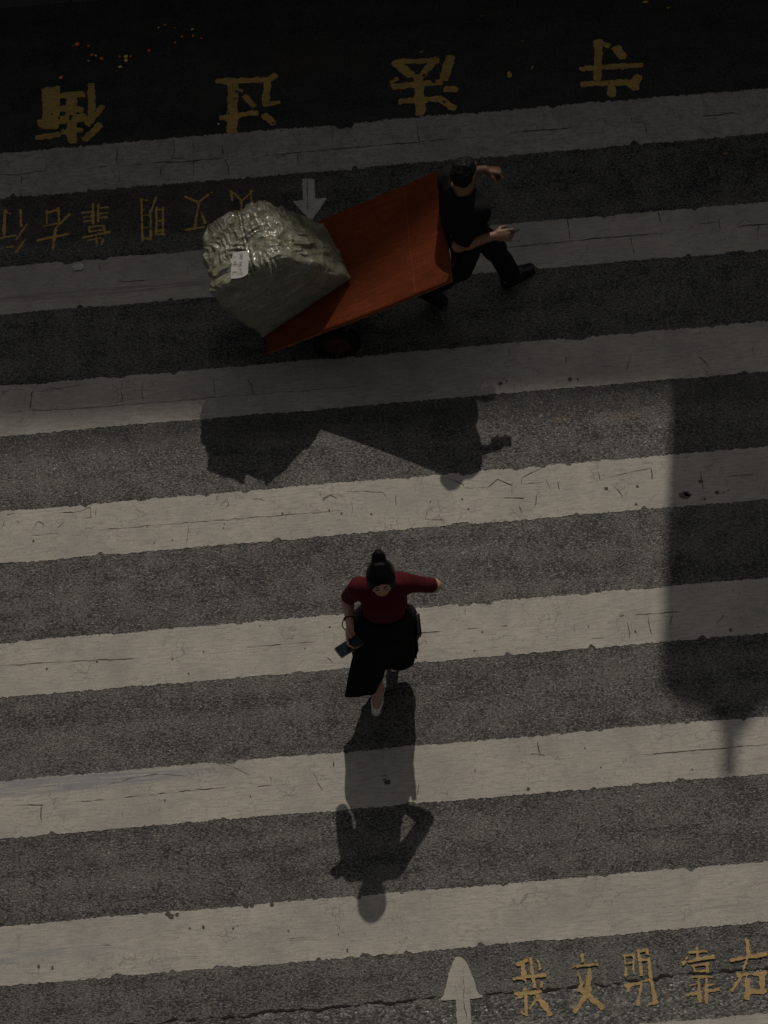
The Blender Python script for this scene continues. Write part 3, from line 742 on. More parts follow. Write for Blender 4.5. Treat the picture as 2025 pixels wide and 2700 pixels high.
e1 = at(100, 1136); e2 = at(1500, 1058)
HB = 24.0
t_ = HB / SUN[2]
a_ = e1 + SUN * t_; b_ = e2 + SUN * t_
ex = (b_ - a_); ex[2] = 0; ex /= np.linalg.norm(ex); ey = np.array([-ex[1], ex[0], 0]); ez = np.array([0, 0, 1.0])
mid = (a_ + b_) / 2
bld = empty('building', (mid[0], mid[1], 0.126), 'grey rendered building across the pavement with rows of windows', 'building')
wb = MB()
wb.box(mid + ey * 6.0 - ez * (HB / 2 + 0.2), (26, 6.0, HB / 2 - 0.2), (ex, ey, ez)); wb.build('wall', M['wallm'], bld)
rb = MB(); rb.box(mid + ey * 6.0 - ez * 0.2, (26.2, 6.0, 0.2), (ex, ey, ez)); rb.build('roof', M['wallm'], bld)
for fl in range(6):
    for i in range(-8, 9):
        c = mid + ex * i * 2.8 + ez * (-HB + 2.6 + fl * 3.3)
        fm = MB()
        for sx_, sz_, hx, hz in ((-0.85, 0, 0.05, 0.85), (0.85, 0, 0.05, 0.85), (0, 0.8, 0.80, 0.05), (0, -0.8, 0.80, 0.05)):
            fm.box(c + ex * sx_ + ez * sz_ - ey * 0.03, (hx, 0.05, hz), (ex, ey, ez))
        fo = fm.build('window', M['metal'], bld)
        gm = MB(); gm.box(c - ey * 0.012, (0.80, 0.01, 0.75), (ex, ey, ez)); gm.build('pane', M['glass'], fo)
canopy = empty('added_canopy', (0, 7.2, 3.43), 'unseen concrete slab on posts added to darken the far road', 'added_canopy')  # out of view, added to block sky light from the far stripes
am = MB(); am.box((0, 7.1, 3.55), (22, 2.0, 0.12)); am.build('slab', M['concrete'], canopy)
for i in range(-4, 5):
    pm = MB(); pm.tube([(i * 5.0, 8.6, 0.12), (i * 5.0, 8.6, 3.43)], 0.12, 14); pm.build('post', M['metal'], canopy)

# tall lightbox sign at the kerb: only its shadow reaches the picture
tip = at(1922, 2042); HP = 9.0
top_ = tip + SUN * (HP / SUN[2]); px_, py_ = float(top_[0]), float(top_[1])
sg = empty('sign_post', (px_, py_, 0.126), 'tall grey signboard on a single post beside the kerb', 'sign')
pm = MB(); pm.tube([(px_, py_, 0.126), (px_, py_, HP)], [0.06, 0.055], 14); pm.build('post', M['metal'], sg)
edge = at(1922, 1815); zt = HP - (edge[1] - tip[1]) / SUN[1] * SUN[2]
left = at(1772, 1600); zl = (py_ - left[1]) / SUN[1] * SUN[2]; hw = 0.07 + px_ - (left[0] + SUN[0] / SUN[2] * zl)
pf = [(-hw, 2.4), (-hw, zt - .26), (-hw + .03, zt - .15), (-hw + .11, zt - .07), (-.20, zt), (-.12, zt + .07), (-.075, zt + .20)]
pf = pf + [(-x, z) for x, z in pf[::-1]]
pm = MB(); n_ = len(pf)
pm.add([(px_ + x, py_ - .15, z) for x, z in pf] + [(px_ + x, py_ - .07, z) for x, z in pf], [tuple(range(n_)), tuple(range(2 * n_ - 1, n_ - 1, -1))] + [((i + 1) % n_, i, n_ + i, n_ + (i + 1) % n_) for i in range(n_)])
pm.build('panel', M['metal'], sg)
pm = MB()
for z in (2.7, (2.4 + zt) / 2, zt - .3): pm.box((px_, py_ - .035, z), (.10, .034, .03), bev=.01)
pm.build('bracket', M['metal'], sg)

# ------------------------------------------------------------------ handcart
def unit(v):
    v = np.asarray(v, float); return v / np.linalg.norm(v)

DR = np.array([-.70, 1.155, .29]); DF = np.array([.574, 1.172, .95])      # near edge of the tilted deck, low end to high end
du = unit(DF - DR); dv = unit(np.array([-du[1], du[0], 0])); dn = np.cross(du, dv)
DL = float(np.linalg.norm(DF - DR)); DWID = 0.905


def deck_p(u, v, w=0.0): return DR + du * u + dv * v + dn * w


def deck_mat():
    m_, nt, b = mat("red_stained_board")
    tc = N(nt, "ShaderNodeUVMap"); uv = tc.outputs[0]
    def mp(sx, sy):
        n = N(nt, "ShaderNodeMapping"); n.inputs['Scale'].default_value = (sx, sy, 1); nt.links.new(uv, n.inputs['Vector']); return n.outputs[0]
    g = tex_noise(nt, mp(1.4, 24), 4, 6, 0.65, 1.6)
    g2 = tex_noise(nt, mp(6, 70), 4, 3, 0.6, 0.6)
    bl = tex_noise(nt, mp(1, 1), 3.2, 5, 0.65)
    c = mixc(nt, ramp(nt, g, [(0.35, 0.0), (0.65, 1.0)]), (0.098, 0.021, 0.008), (0.200, 0.045, 0.014))
    c = mixc(nt, math_(nt, 'MULTIPLY', ramp(nt, g2, [(0.52, 0.0), (0.7, 1.0)]), 0.6), c, (0.075, 0.016, 0.006))
    c = mixc(nt, math_(nt, 'MULTIPLY', ramp(nt, bl, [(0.35, 1.0), (0.58, 0.0)]), 0.65), c, (0.095, 0.02, 0.008))
    # pale scratches and scraped edges
    sc_ = tex_noise(nt, mp(50, 3), 3, 4, 0.7)
    c = mixc(nt, math_(nt, 'MULTIPLY', ramp(nt, sc_, [(0.60, 0.0), (0.72, 1.0)]), 0.35), c, (0.34, 0.13, 0.055))
    nt.links.new(c, b.inputs['Base Color'])
    b.inputs['Roughness'].default_value = 0.7; b.inputs['Specular IOR Level'].default_value = 0.08
    bump(nt, b, math_(nt, 'ADD', g, math_(nt, 'MULTIPLY', g2, 0.5)), 0.35, 0.004)
    return m_


M['deck'] = deck_mat()
M['deck_edge'] = simple_mat("worn_board_edge", (0.17, 0.065, 0.03), 0.8, 0.2, var=0.4, scale=40)
cart = empty('handcart', (DR[0] + 0.45, DR[1] + 0.45, 0.0), 'red wooden platform handcart tilted up behind the man in black', 'handcart')
# deck: slightly warped board with a rounded, chipped rim
nu, nv, th = 60, 40, 0.022
us = np.linspace(0, DL, nu); vs = np.linspace(0, DWID, nv)
V = []; F = []; UV = []
for top in (1, 0):
    for i, u in enumerate(us):
        for j, v in enumerate(vs):
            eu = min(u, DL - u); ev = min(v, DWID - v)
            chip = 0.004 * noise(np.array([u * 30, v * 30, 0.3])) if (i in (0, nu - 1) or j in (0, nv - 1)) else 0.0
            uu = u + (chip if i in (0, nu - 1) else 0); vv = v + (chip if j in (0, nv - 1) else 0)
            w = 0.006 * float(noise(np.array([u * 2.2, v * 2.2, 1.7]))) - 0.012 * math.sin(math.pi * u / DL)
            w += -0.003 * math.exp(-eu / 0.01) - 0.003 * math.exp(-ev / 0.01) if top else -th
            V.append(deck_p(uu, vv, w)); UV.append((uu / 1.4, vv / 1.4))
n0 = nu * nv
for i in range(nu - 1):
    for j in range(nv - 1):
        a = i * nv + j
        F.append((a, a + nv, a + nv + 1, a + 1)); F.append((n0 + a, n0 + a + 1, n0 + a + nv + 1, n0 + a + nv))
rimi = [i * nv for i in range(nu)] + [(nu - 1) * nv + j for j in range(1, nv)] + [i * nv + nv - 1 for i in range(nu - 2, -1, -1)] + [j for j in range(nv - 2, 0, -1)]
for k in range(len(rimi)):
    a, b = rimi[k], rimi[(k + 1) % len(rimi)]
    F.append((b, a, n0 + a, n0 + b))
dk = mesh('deck', V, F, M['deck'], cart, True)
ul = dk.data.uv_layers.new(name='UVMap')
for lp in dk.data.loops: ul.data[lp.index].uv = UV[lp.vertex_index]
dk.data.materials.append(M['deck_edge'])
for p in list(dk.data.polygons)[-len(rimi):]: p.material_index = 1; p.use_smooth = False
sm_ = MB()
for j in range(24):
    v0 = 0.02 + j * (DWID - 0.04) / 24; v1 = v0 + (DWID - 0.04) / 24 * 0.97
    w0 = 0.0025 * noise(np.array([v0 * 30, 2.2, 0])); w1 = 0.0025 * noise(np.array([v1 * 30, 2.2, 0]))
    wz = lambda v: 0.0035 + 0.006 * float(noise(np.array([1.16 * 2.2, v * 2.2, 1.7]))) - 0.012 * math.sin(math.pi * 1.16 / DL)
    sm_.add([deck_p(1.157 + w0, v0, wz(v0)), deck_p(1.161 + w0, v0, wz(v0)), deck_p(1.161 + w1, v1, wz(v1)), deck_p(1.157 + w1, v1, wz(v1))], [(0, 1, 2, 3)])
sm_.build('board_joint', M['deck_edge'], cart)
fr = MB()
ax3 = (du, dv, dn)
for v in (0.10, DWID - 0.10): fr.box(deck_p(DL / 2, v, -0.062), (DL / 2 - 0.04, 0.02, 0.026), ax3, 0.004)
for u in (0.08, 0.50, 0.95, DL - 0.08): fr.box(deck_p(u, DWID / 2, -0.062), (0.018, DWID / 2 - 0.122, 0.022), ax3, 0.004)
fr.build('frame', M['cart_steel'], cart)
axc = at(888, 908, 0.17); axc = np.array([axc[0], 1.25, 0.17])
WR = 0.165
ab = MB(); ab.tube([(axc[0], 1.16, WR), (axc[0], 1.16 + DWID, WR)], 0.014, 12)
for v in (0.10, DWID - 0.10):
    for dd in (-0.13, 0.13):
        p0 = np.array([axc[0], DR[1] + v + 0.02, WR]); uq = (axc[0] - DR[0] + dd) / du[0]
        ab.tube([p0, deck_p(uq, v, -0.09)], 0.013, 8)
ab.build('axle', M['cart_steel'], cart)
for yy in (1.27, 1.27 + 0.74):
    c = np.array([axc[0], yy, WR])
    ty = MB(); prof = [(-0.030, 0.092), (-0.034, 0.128), (-0.028, 0.152), (-0.012, 0.163), (0.012, 0.163), (0.028, 0.152), (0.034, 0.128), (0.030, 0.092)]
    ty.lathe(c, (0, 1, 0), prof, 44)
    for k in range(36):
        a = 2 * math.pi * k / 36; d = np.array([math.cos(a), 0, math.sin(a)]); t_ = np.array([-math.sin(a), 0, math.cos(a)])
        ty.box(c + d * 0.1615, (0.005, 0.026, 0.0035), (t_, np.array([0, 1.0, 0]), d))
    wh = ty.build('wheel', M['rubber'], cart, True)
    rm = MB(); rm.lathe(c, (0, 1, 0), [(-0.028, 0.094), (-0.030, 0.082), (-0.012, 0.072), (-0.010, 0.04), (-0.026, 0.034), (-0.030, 0.016), (0.030, 0.016), (0.026, 0.034), (0.010, 0.04), (0.012, 0.072), (0.030, 0.082), (0.028, 0.094)], 44)
    rm.build('rim', M['rim'], wh, True)
hd = MB()
hp = [deck_p(DL - 0.10, 0.22, -0.10), deck_p(DL + 0.05, 0.24, -0.115)]
hd.tube([deck_p(DL - 0.12, 0.16, -0.085), deck_p(DL - 0.06, 0.16, -0.10), deck_p(DL - 0.015, 0.22, -0.105), deck_p(DL - 0.015, DWID - 0.22, -0.105), deck_p(DL - 0.06, DWID - 0.16, -0.10), deck_p(DL - 0.12, DWID - 0.16, -0.085)], 0.014, 10)
hd.build('handle', M['cart_steel'], cart, True)
lg = MB()
lg.tube([deck_p(0.16, 0.12, -0.09), (DR[0] + 0.20, DR[1] + 0.12, 0.10)], 0.014, 8); lg.build('leg', M['cart_steel'], cart)
lg = MB()
lg.tube([deck_p(0.16, DWID - 0.12, -0.09), (DR[0] + 0.20, DR[1] + DWID - 0.12, 0.10)], 0.014, 8); lg.build('leg', M['cart_steel'], cart)

# ------------------------------------------------------------------ tape-wrapped bale on the deck
BRc = deck_p(-0.02, 0.125, 0.012); BFc = deck_p(0.70, 0.317, 0.012)
be1 = unit(BFc - BRc); be2 = np.cross(dn, be1)
TL = np.array([-1.045, 1.275, .868]); TF = np.array([-.562, 1.385, 1.075])
TLf = np.array([-1.06, 1.80, .90]); TFf = np.array([-.66, 1.93, 1.03])
BRf = BRc + be2 * 0.56 - be1 * 0.02; BFf = BFc + be2 * 0.50 - be1 * 0.02
K = np.array([[[BRc, BRf], [BFc, BFf]], [[TL, TLf], [TF, TFf]]])     # [bottom/top][rear/front][near/far]
G = 130
bale_c = K.reshape(-1, 3).mean(0)


def tri_lin(a, b, c):
    """a rear->front, b bottom->top, c near->far"""
    w = 0
    for i, wi in ((0, 1 - b), (1, b)):
        for j, wj_ in ((0, 1 - a), (1, a)):
            for k, wk in ((0, 1 - c), (1, c)):
                w = w + (wi * wj_ * wk)[..., None] * K[i, j, k]
    return w


def bale_pt(a, b, c, lift=0.0):
    """rounded, stuffed, creased block; arrays of parameters on its faces"""
    p = tri_lin(a, b, c)
    def bul(t): return np.clip(4 * t * (1 - t), 0, 1) ** 0.6
    fa = np.minimum(a, 1 - a) < 1e-9; fb = np.minimum(b, 1 - b) < 1e-9; fc = np.minimum(c, 1 - c) < 1e-9
    ta, tb, tc = bul(a), bul(b), bul(c)
    axa = unit(TF - TL); axb = unit((TL + TF) / 2 - (BRc + BFc) / 2); axc_ = unit(TLf - TL)
    na = unit(np.cross(axb, -axc_)); nc = unit(np.cross(axa, axb)); nb = unit(np.cross(axc_, -axa))
    nb = nb if nb @ axb > 0 else -nb; na = na if na @ axa > 0 else -na; nc = nc if nc @ axc_ > 0 else -nc
    sa, sb, sc_ = np.sign(a - .5), np.sign(b - .5), np.sign(c - .5)
    q = np.stack([a * 0.66, b * 0.66, c * 0.55], -1)
    d = p - bale_c; dirn = d / np.linalg.norm(d, axis=-1)[..., None]
    # soft bulge of each face
    amt = 0.030
    p = p + (fa * sa * tb * tc)[..., None] * na * amt * np.where(a > .5, 1.9, 1.0)[..., None] + (fb * sb * ta * tc)[..., None] * nb * amt * 0.8 + (fc * sc_ * ta * tb)[..., None] * nc * amt * np.where(c < .5, 0.55, 1.0)[..., None]
    # crumpling: strong on top, front and far sides, weak on the near face
    near = (fc & (c < .5)).astype(float)
    stg = 1.0 - (0.66 + 0.16 * np.clip(1 - b, 0, 1)) * near * np.clip((1 - b) * 6, 0, 1)
    stg = stg * np.where(b < 0.02, 0.15, 1.0)
    big = fbm(q * 5.5, 3, 3)
    wq = q + 0.07 * np.stack([noise(q * 9, 40), noise(q * 9, 41), noise(q * 9, 42)], -1)
    def crease(v, seed): return np.clip(1 - np.abs(noise(v, seed)) * 2.6, 0, 1) ** 1.5
    r1 = crease(wq * np.array([4.5, 8., 9.]), 5); r2 = crease(wq * np.array([15., 7., 8.]), 6)
    r3 = crease(wq * np.array([13., 30., 24.]), 16); sm = noise(wq * np.array([9., 16., 15.]), 26)
    top_ = (fb & (b > .5)).astype(float); fro = (fa & (a > .5)).astype(float)
    # pleats: short puckers running off the tape on top, fans of long folds on the front
    amp1 = np.clip(0.18 + 1.5 * noise(q * 6.0, 50), 0, 1.25)
    pl1 = np.sin((q[..., 2] * 0.55 + q[..., 0] * 0.85) * 2 * np.pi / 0.062 + 8.0 * noise(q * 6.5, 51) + 3.0 * noise(q * 15, 54)) * amp1
    ang = np.arctan2(b - 0.80, c - 0.10); rad = np.hypot((b - 0.80) * .66, (c - 0.10) * .55)
    pl2 = np.sin(ang * 13 + 4.5 * noise(q * 6, 52) + 2.0 * noise(q * 15, 55)) * np.clip(.55 + noise(q * 7, 56), 0.1, 1.2) * np.clip(rad * 7, 0, 1) * np.clip(1.5 - rad * 2.2, 0.2, 1)
    fold = top_ * pl1 + fro * pl2 + (1 - np.maximum(top_, fro)) * 0.5 * pl1
    fold = np.where(fold > 0, fold, fold * 0.45)
    h = 0.019 * big + 0.013 * r1 + 0.0085 * r2 + 0.004 * r3 + 0.006 * sm + 0.008 * fold - 0.007
    # tape pinches the block in
    for ta_, wd in ((0.60, 0.035), (0.66, 0.02)):
        h = h - 0.012 * np.exp(-((a - ta_) / wd) ** 2) * (~fc | (b > 0.9))
    for tc_ in (0.30, 0.72):
        h = h - 0.010 * np.exp(-((c - tc_) / 0.05) ** 2) * (~fc)
    h = h * stg
    h = h - 0.014 * near * np.clip(1 - b, 0, 1) * 0 + 0.0012 * near * noise(q * np.array([7., 40., 1.]), 18)
    # rounding of the edges
    dist = np.stack([np.minimum(a, 1 - a) * 0.66, np.minimum(b, 1 - b) * 0.66, np.minimum(c, 1 - c) * 0.55], -1)
    ds = np.sort(dist, -1); e = ds[..., 1]
    rnd = np.clip(1 - e / 0.035, 0, 1) ** 2 * 0.012 + np.clip(1 - ds[..., 2] / 0.06, 0, 1) ** 2 * 0.012
    rnd = rnd * np.where(b < 0.02, 0.0, 1.0)
    h = np.where(b < 0.02, np.minimum(h, 0.0), h)
    return p + dirn * (h - rnd + lift)[..., None]


def grid_face(fn, n1, n2, lo=(0, 0), hi=(1, 1)):
    s_, t_ = np.meshgrid(np.linspace(lo[0], hi[0], n1), np.linspace(lo[1], hi[1], n2), indexing='ij')
    return fn(s_, t_), n1, n2


FACES = {
    'near': lambda s_, t_: (s_, t_, 0 * s_), 'far': lambda s_, t_: (t_, s_, 0 * s_ + 1),
    'rear': lambda s_, t_: (0 * s_, s_, t_), 'front': lambda s_, t_: (0 * s_ + 1, t_, s_),
    'top': lambda s_, t_: (s_, 0 * s_ + 1, t_), 'bottom': lambda s_, t_: (t_, 0 * s_, s_),
}
bale = empty('wrapped_bale', tuple(BRc), 'bulky crumpled bale wrapped in shiny olive green tape on the cart deck', 'bale')


def bale_mat():
    m_, nt, b = mat("olive_wrapping")
    co = coords(nt)
    n1 = tex_noise(nt, co, 8, 4, 0.6, 0.6); n2 = tex_noise(nt, co, 55, 4, 0.7); n3 = tex_noise(nt, co, 22, 3, 0.6, 1.5)
    c = mixc(nt, ramp(nt, n1, [(0.35, 0.0), (0.6, 1.0)]), (0.145, 0.150, 0.105), (0.220, 0.222, 0.165))
    c = mixc(nt, math_(nt, 'MULTIPLY', ramp(nt, n3, [(0.52, 0.0), (0.64, 1.0)]), 0.45), c, (0.26, 0.205, 0.155))
    c = mixc(nt, math_(nt, 'MULTIPLY', ramp(nt, n2, [(0.35, 1.0), (0.5, 0.0)]), 0.4), c, (0.10, 0.10, 0.065))
    nt.links.new(c, b.inputs['Base Color'])
    nt.links.new(ramp(nt, n3, [(0.3, 0.22), (0.7, 0.42)]), b.inputs['Roughness'])
    b.inputs['Specular IOR Level'].default_value = 0.5
    hh = math_(nt, 'ADD', math_(nt, 'ABSOLUTE', math_(nt, 'SUBTRACT', tex_noise(nt, co, 15, 3, 0.55, 2.4), 0.5)), math_(nt, 'MULTIPLY', n2, 0.10))
    bump(nt, b, hh, 0.5, 0.02)
    b.inputs['Coat Weight'].default_value = 0.5; b.inputs['Coat Roughness'].default_value = 0.12
    return m_


def tape_mat():
    m_, nt, b = mat("clear_packing_tape")
    co = coords(nt)
    n1 = tex_noise(nt, co, 30, 4, 0.6, 1.0)
    c = mixc(nt, n1, (0.17, 0.18, 0.09), (0.25, 0.25, 0.135)); b.inputs['Alpha'].default_value = 0.45
    nt.links.new(c, b.inputs['Base Color']); b.inputs['Roughness'].default_value = 0.16
    b.inputs['Coat Weight'].default_value = 1.0; b.inputs['Coat Roughness'].default_value = 0.05
    bump(nt, b, math_(nt, 'ABSOLUTE', math_(nt, 'SUBTRACT', tex_noise(nt, co, 42, 3, 0.6, 2.0), 0.5)), 0.6, 0.02)
    return m_


M['bale'] = bale_mat(); M['tape'] = tape_mat()
V = []; F = []
for nm, fn in FACES.items():
    (a, b, c), n1, n2 = grid_face(fn, G + 1, G + 1)
    p = bale_pt(a, b, c).reshape(-1, 3); o = len(V); V += p.tolist()
    for i in range(n1 - 1):
        for j in range(n2 - 1):
            q = o + i * n2 + j; F.append((q, q + n2, q + n2 + 1, q + 1))
bw = mesh('wrapping', V, F, M['bale'], bale, True)
bm = bmesh.new(); bm.from_mesh(bw.data); bmesh.ops.remove_doubles(bm, verts=bm.verts, dist=0.0005); bmesh.ops.recalc_face_normals(bm, faces=bm.faces)
bm.to_mesh(bw.data); bm.free()
for p in bw.data.polygons: p.use_smooth = True


def strip(name, face_list, m_, lift=0.0035):
    """a run of tape lying over the block: list of (face, lo, hi, n1, n2)"""
    V = []; F = []
    for nm, lo, hi, n1, n2 in face_list:
        (a, b, c), _, _ = grid_face(FACES[nm], n1, n2, lo, hi)
        p = bale_pt(a, b, c, lift).reshape(-1, 3); o = len(V); V += p.tolist()
        for i in range(n1 - 1):
            for j in range(n2 - 1):
                q = o + i * n2 + j; F.append((q, q + n2, q + n2 + 1, q + 1))
    return mesh(name, V, F, m_, bale, True)


strip('tape_band', [('top', (0.56, 0.0), (0.64, 1.0), 10, 90), ('near', (0.56, 0.90), (0.64, 1.0), 10, 12)], M['tape'])
strip('tape_band', [('top', (0.02, 0.68), (1.0, 0.77), 90, 10), ('front', (0.68, 0.2), (0.77, 1.0), 10, 70)], M['tape'], 0.0042)
strip('tape_band', [('front', (0.24, 0.05), (0.35, 1.0), 12, 80), ('top', (0.72, 0.25), (1.0, 0.34), 30, 10)], M['tape'], 0.0046)
strip('tape_band', [('top', (0.0, 0.02), (0.70, 0.085), 60, 8)], M['tape'])
strip('tape_band', [('front', (0.02, 0.45), (0.98, 0.53), 80, 8)], M['tape'], 0.0052)
strip('tape_band', [('top', (0.10, 0.04), (0.15, 1.0), 7, 90)], M['tape'], 0.005)
# loose flap of film sticking out over the near top edge at the front corner
n1, n2 = 30, 16
ss = np.linspace(0, 1, n1)[:, None] + np.zeros((1, n2)); tt = np.linspace(0, 1, n2)[None, :] + np.zeros((n1, 1))
e0 = bale_pt(0.80 + 0.20 * ss, 0 * ss + 1.0, 0 * ss, 0.006)
uv_ = np.stack([ss * 3, tt * 1.6], -1)
reach = 0.075 * np.clip(np.sin(np.pi * np.clip(ss * 0.9 + .05, 0, 1)), 0, 1) ** .6 * (0.75 + .4 * noise(uv_ * 2.2 * np.array([1, 0]), 77))
p = e0 + np.array([0.25, -1.0, 0.1]) * (reach * tt)[..., None] + np.array([0, 0, 1.0]) * (0.016 * np.sin(ss * 21 + 2.2 * tt) * (.25 + tt) + .014 * noise(uv_ * 4, 78) * (.2 + tt) - .050 * tt ** 2 - .004 * (1 - tt))[..., None] - np.array([0, -1.0, 0.0]) * (.012 * (1 - tt))[..., None]
V = p.reshape(-1, 3); F = [(i * n2 + j, (i + 1) * n2 + j, (i + 1) * n2 + j + 1, i * n2 + j + 1) for i in range(n1 - 1) for j in range(n2 - 1)]
mesh('loose_flap', V, F, M['bale'], bale, True)
# handwritten paper slip on the top
PC = [(613.9, 667.7), (649.1, 660.3), (654.3, 672), (656, 679), (654.5, 724.6), (639, 727.4), (608.2, 734.7)]
tn = unit(np.cross(TF - TL, TLf - TL)); tn = tn if tn[2] > 0 else -tn
tp0 = (TL * 2 + TF + TLf) / 4 + tn * 0.026
def slip(x, y, up=0.0):
    q = on_plane(x, y, tp0 + tn * up, tn)
    return q + tn * 0.005 * math.sin(x * 0.12 + y * 0.05)
pc = np.array(PC)
from mathutils.geometry import tessellate_polygon
def inside_poly(x, y):
    r = False
    for i in range(len(PC)):
        (x1, y1), (x2, y2) = PC[i], PC[(i + 1) % len(PC)]
        if (y1 > y) != (y2 > y) and x < (x2 - x1) * (y - y1) / (y2 - y1) + x1: r = not r
    return r
SL = MB(); NS = 16
for j in range(NS):
    def row(t):
        y = 662 + t * 72
        # left and right borders of the slip at this height, sloped like the paper
        l = np.interp(t, [0, 1], [614.2, 608.2]); r = np.interp(t, [0, 0.16, 0.25, 0.9, 1.0], [649.1, 654.3, 656, 654.5, 641])
        return [(l + (r - l) * s_, y + (5.5 - 7.2 * s_ * (1 if t < 0.5 else 1.0)) * (1 - t) + (0.7 - 0 * s_) * t - (5.5 * s_) * t * 0.7) for s_ in np.linspace(0, 1, 9)]
    A, B = row(j / NS), row((j + 1) / NS)
    v = [slip(*q) for q in A] + [slip(*q) for q in B]
    SL.add(v, [(i, 9 + i, 10 + i, i + 1) for i in range(8)])
lab = SL.build('paper_label', M['paper'], bale, True)
INK = MB()
def ink(pts, w):
    P = [slip(590 + x / 18.43, 640 + y / 18.43, 0.003) for x, y in pts]
    for a, b in zip(P[:-1], P[1:]):
        d = unit(b - a); s_ = np.cross(tn, d) * w * 0.5
        INK.add([a - s_ - d * w * .2, b - s_ + d * w * .2, b + s_ + d * w * .2, a + s_ - d * w * .2], [(0, 1, 2, 3)])
for pts in ([(780, 530), (915, 525)], [(780, 600), (905, 598)], [(790, 655), (900, 640)], [(785, 690), (900, 685), (860, 660)], [(740, 750), (900, 755), (880, 740)], [(485, 690), (625, 705)],
            [(480, 950), (620, 930)], [(540, 940), (570, 1020), (620, 1020)], [(390, 1060), (620, 1055)], [(620, 1045), (860, 1035)], [(480, 1130), (560, 1080), (600, 1090)], [(740, 935), (910, 925)], [(760, 990), (830, 970)],
            [(800, 1060), (850, 1110)], [(640, 1140), (790, 1135)], [(760, 1080), (800, 1050)], [(690, 1260), (800, 1250), (850, 1220)], [(760, 1340), (860, 1290)], [(480, 1390), (560, 1410), (920, 1430)], [(400, 1425), (580, 1440)], [(420, 1500), (460, 1570)], [(790, 1500), (930, 1560)], [(630, 1560), (720, 1530)]):
    ink(pts, 0.0024)
INK.build('handwriting', M['ink'], lab)

# ------------------------------------------------------------------ hands
def hand(fd, wrist, d, palm, thumb_side, curl=(0.5, 0.6, 0.6), sc=1.0, thumb=(0.5, 0.3), spread=0.06, k=0.006, th_out=0.8):
    """d: towards the fingers, palm: direction the palm faces, thumb_side: towards the thumb. curl: bend of the three joints in radians"""
    d = unit(d); palm = unit(np.asarray(palm, float) - d * (np.asarray(palm, float) @ d)); th = unit(np.asarray(thumb_side, float) - d * (np.asarray(thumb_side) @ d) - palm * (np.asarray(thumb_side) @ palm))
    wrist = np.asarray(wrist, float)
    c = wrist + d * 0.048 * sc
    fd.ell(c, (0.050 * sc, 0.040 * sc, 0.0165 * sc), 0.02, ax=np.array([d, th, palm]))
    lens = ((0.040, 0.024, 0.021), (0.044, 0.028, 0.022), (0.041, 0.026, 0.022), (0.032, 0.020, 0.019))
    for i, L in enumerate(lens):
        off = (0.030 - 0.020 * i) * sc
        base = wrist + d * (0.088 - 0.004 * (abs(i - 1))) * sc + th * off
        ang = 0; p = base; dirn = unit(d + th * spread * (1.5 - i)); r = (0.0092 - 0.0006 * (i == 3)) * sc
        fd.cone(base - d * 0.02 * sc, base, r, r, k)
        for j in range(3):
            cu = curl[j] if not hasattr(curl[j], '__len__') else curl[j][i]
            ang += cu * (1 + 0.06 * (i - 1.5))
            v = dirn * math.cos(ang) + palm * math.sin(ang)
            q = p + v * L[j] * sc
            fd.cone(p, q, r, r * 0.9, k); p = q; r *= 0.9
    tb = wrist + d * 0.022 * sc + th * 0.024 * sc + palm * 0.006 * sc
    v = unit(d * 0.75 + th * th_out + palm * thumb[0]); q = tb + v * 0.040 * sc; fd.cone(tb, q, 0.0145 * sc, 0.0108 * sc, 0.012)
    v = unit(d * 0.95 + th * 0.25 + palm * (thumb[0] + thumb[1])); q2 = q + v * 0.030 * sc; fd.cone(q, q2, 0.0108 * sc, 0.0095 * sc, k)
    v = unit(d * 1.0 - th * 0.05 + palm * (thumb[0] + thumb[1] * 1.5)); fd.cone(q2, q2 + v * 0.024 * sc, 0.0095 * sc, 0.0075 * sc, k)


def head(fd, c, f, u, s=1.0, k=0.02, neck=None):
    """c: centre of the skull, f: where the face looks, u: up"""
    f = unit(f); u = unit(np.asarray(u) - f * (np.asarray(u) @ f)); r = np.cross(f, u); A = np.array([r, f, u])
    P = lambda x, y, z: c + (r * x + f * y + u * z) * s
    fd.ell(P(0, -0.010, 0.022), np.array([0.073, 0.094, 0.086]) * s, k, A)
    fd.ell(P(0, 0.030, -0.030), np.array([0.060, 0.066, 0.070]) * s, 0.03, A)
    fd.ell(P(0, 0.050, -0.076), np.array([0.036, 0.036, 0.028]) * s, 0.03, A)       # chin
    fd.ell(P(0, 0.072, 0.030), np.array([0.056, 0.022, 0.040]) * s, 0.02, A)        # brow
    for sx in (-1, 1):
        fd.ell(P(sx * 0.038, 0.062, -0.024), np.array([0.022, 0.024, 0.020]) * s, 0.015, A)    # cheek
        fd.ell(P(sx * 0.031, 0.100, 0.008), np.array([0.017, 0.012, 0.011]) * s, 0.012, A, op='sub')
        fd.ell(P(sx * 0.031, 0.083, 0.006), np.array([0.013, 0.011, 0.009]) * s, 0.005, A)
        fd.ell(P(sx * 0.075, -0.008, -0.006), np.array([0.009, 0.020, 0.031]) * s, 0.006, A)   # ear
        fd.ell(P(sx * 0.0825, -0.001, -0.003), np.array([0.005, 0.010, 0.018]) * s, 0.004, A, op='sub')
    fd.cone(P(0, 0.092, 0.016), P(0, 0.108, -0.022), 0.0075 * s, 0.0115 * s, 0.010)
    fd.ell(P(0, 0.101, -0.027), np.array([0.016, 0.010, 0.008]) * s, 0.006, A)
    fd.ell(P(0, 0.086, -0.052), np.array([0.021, 0.010, 0.009]) * s, 0.006, A)
    return P, A


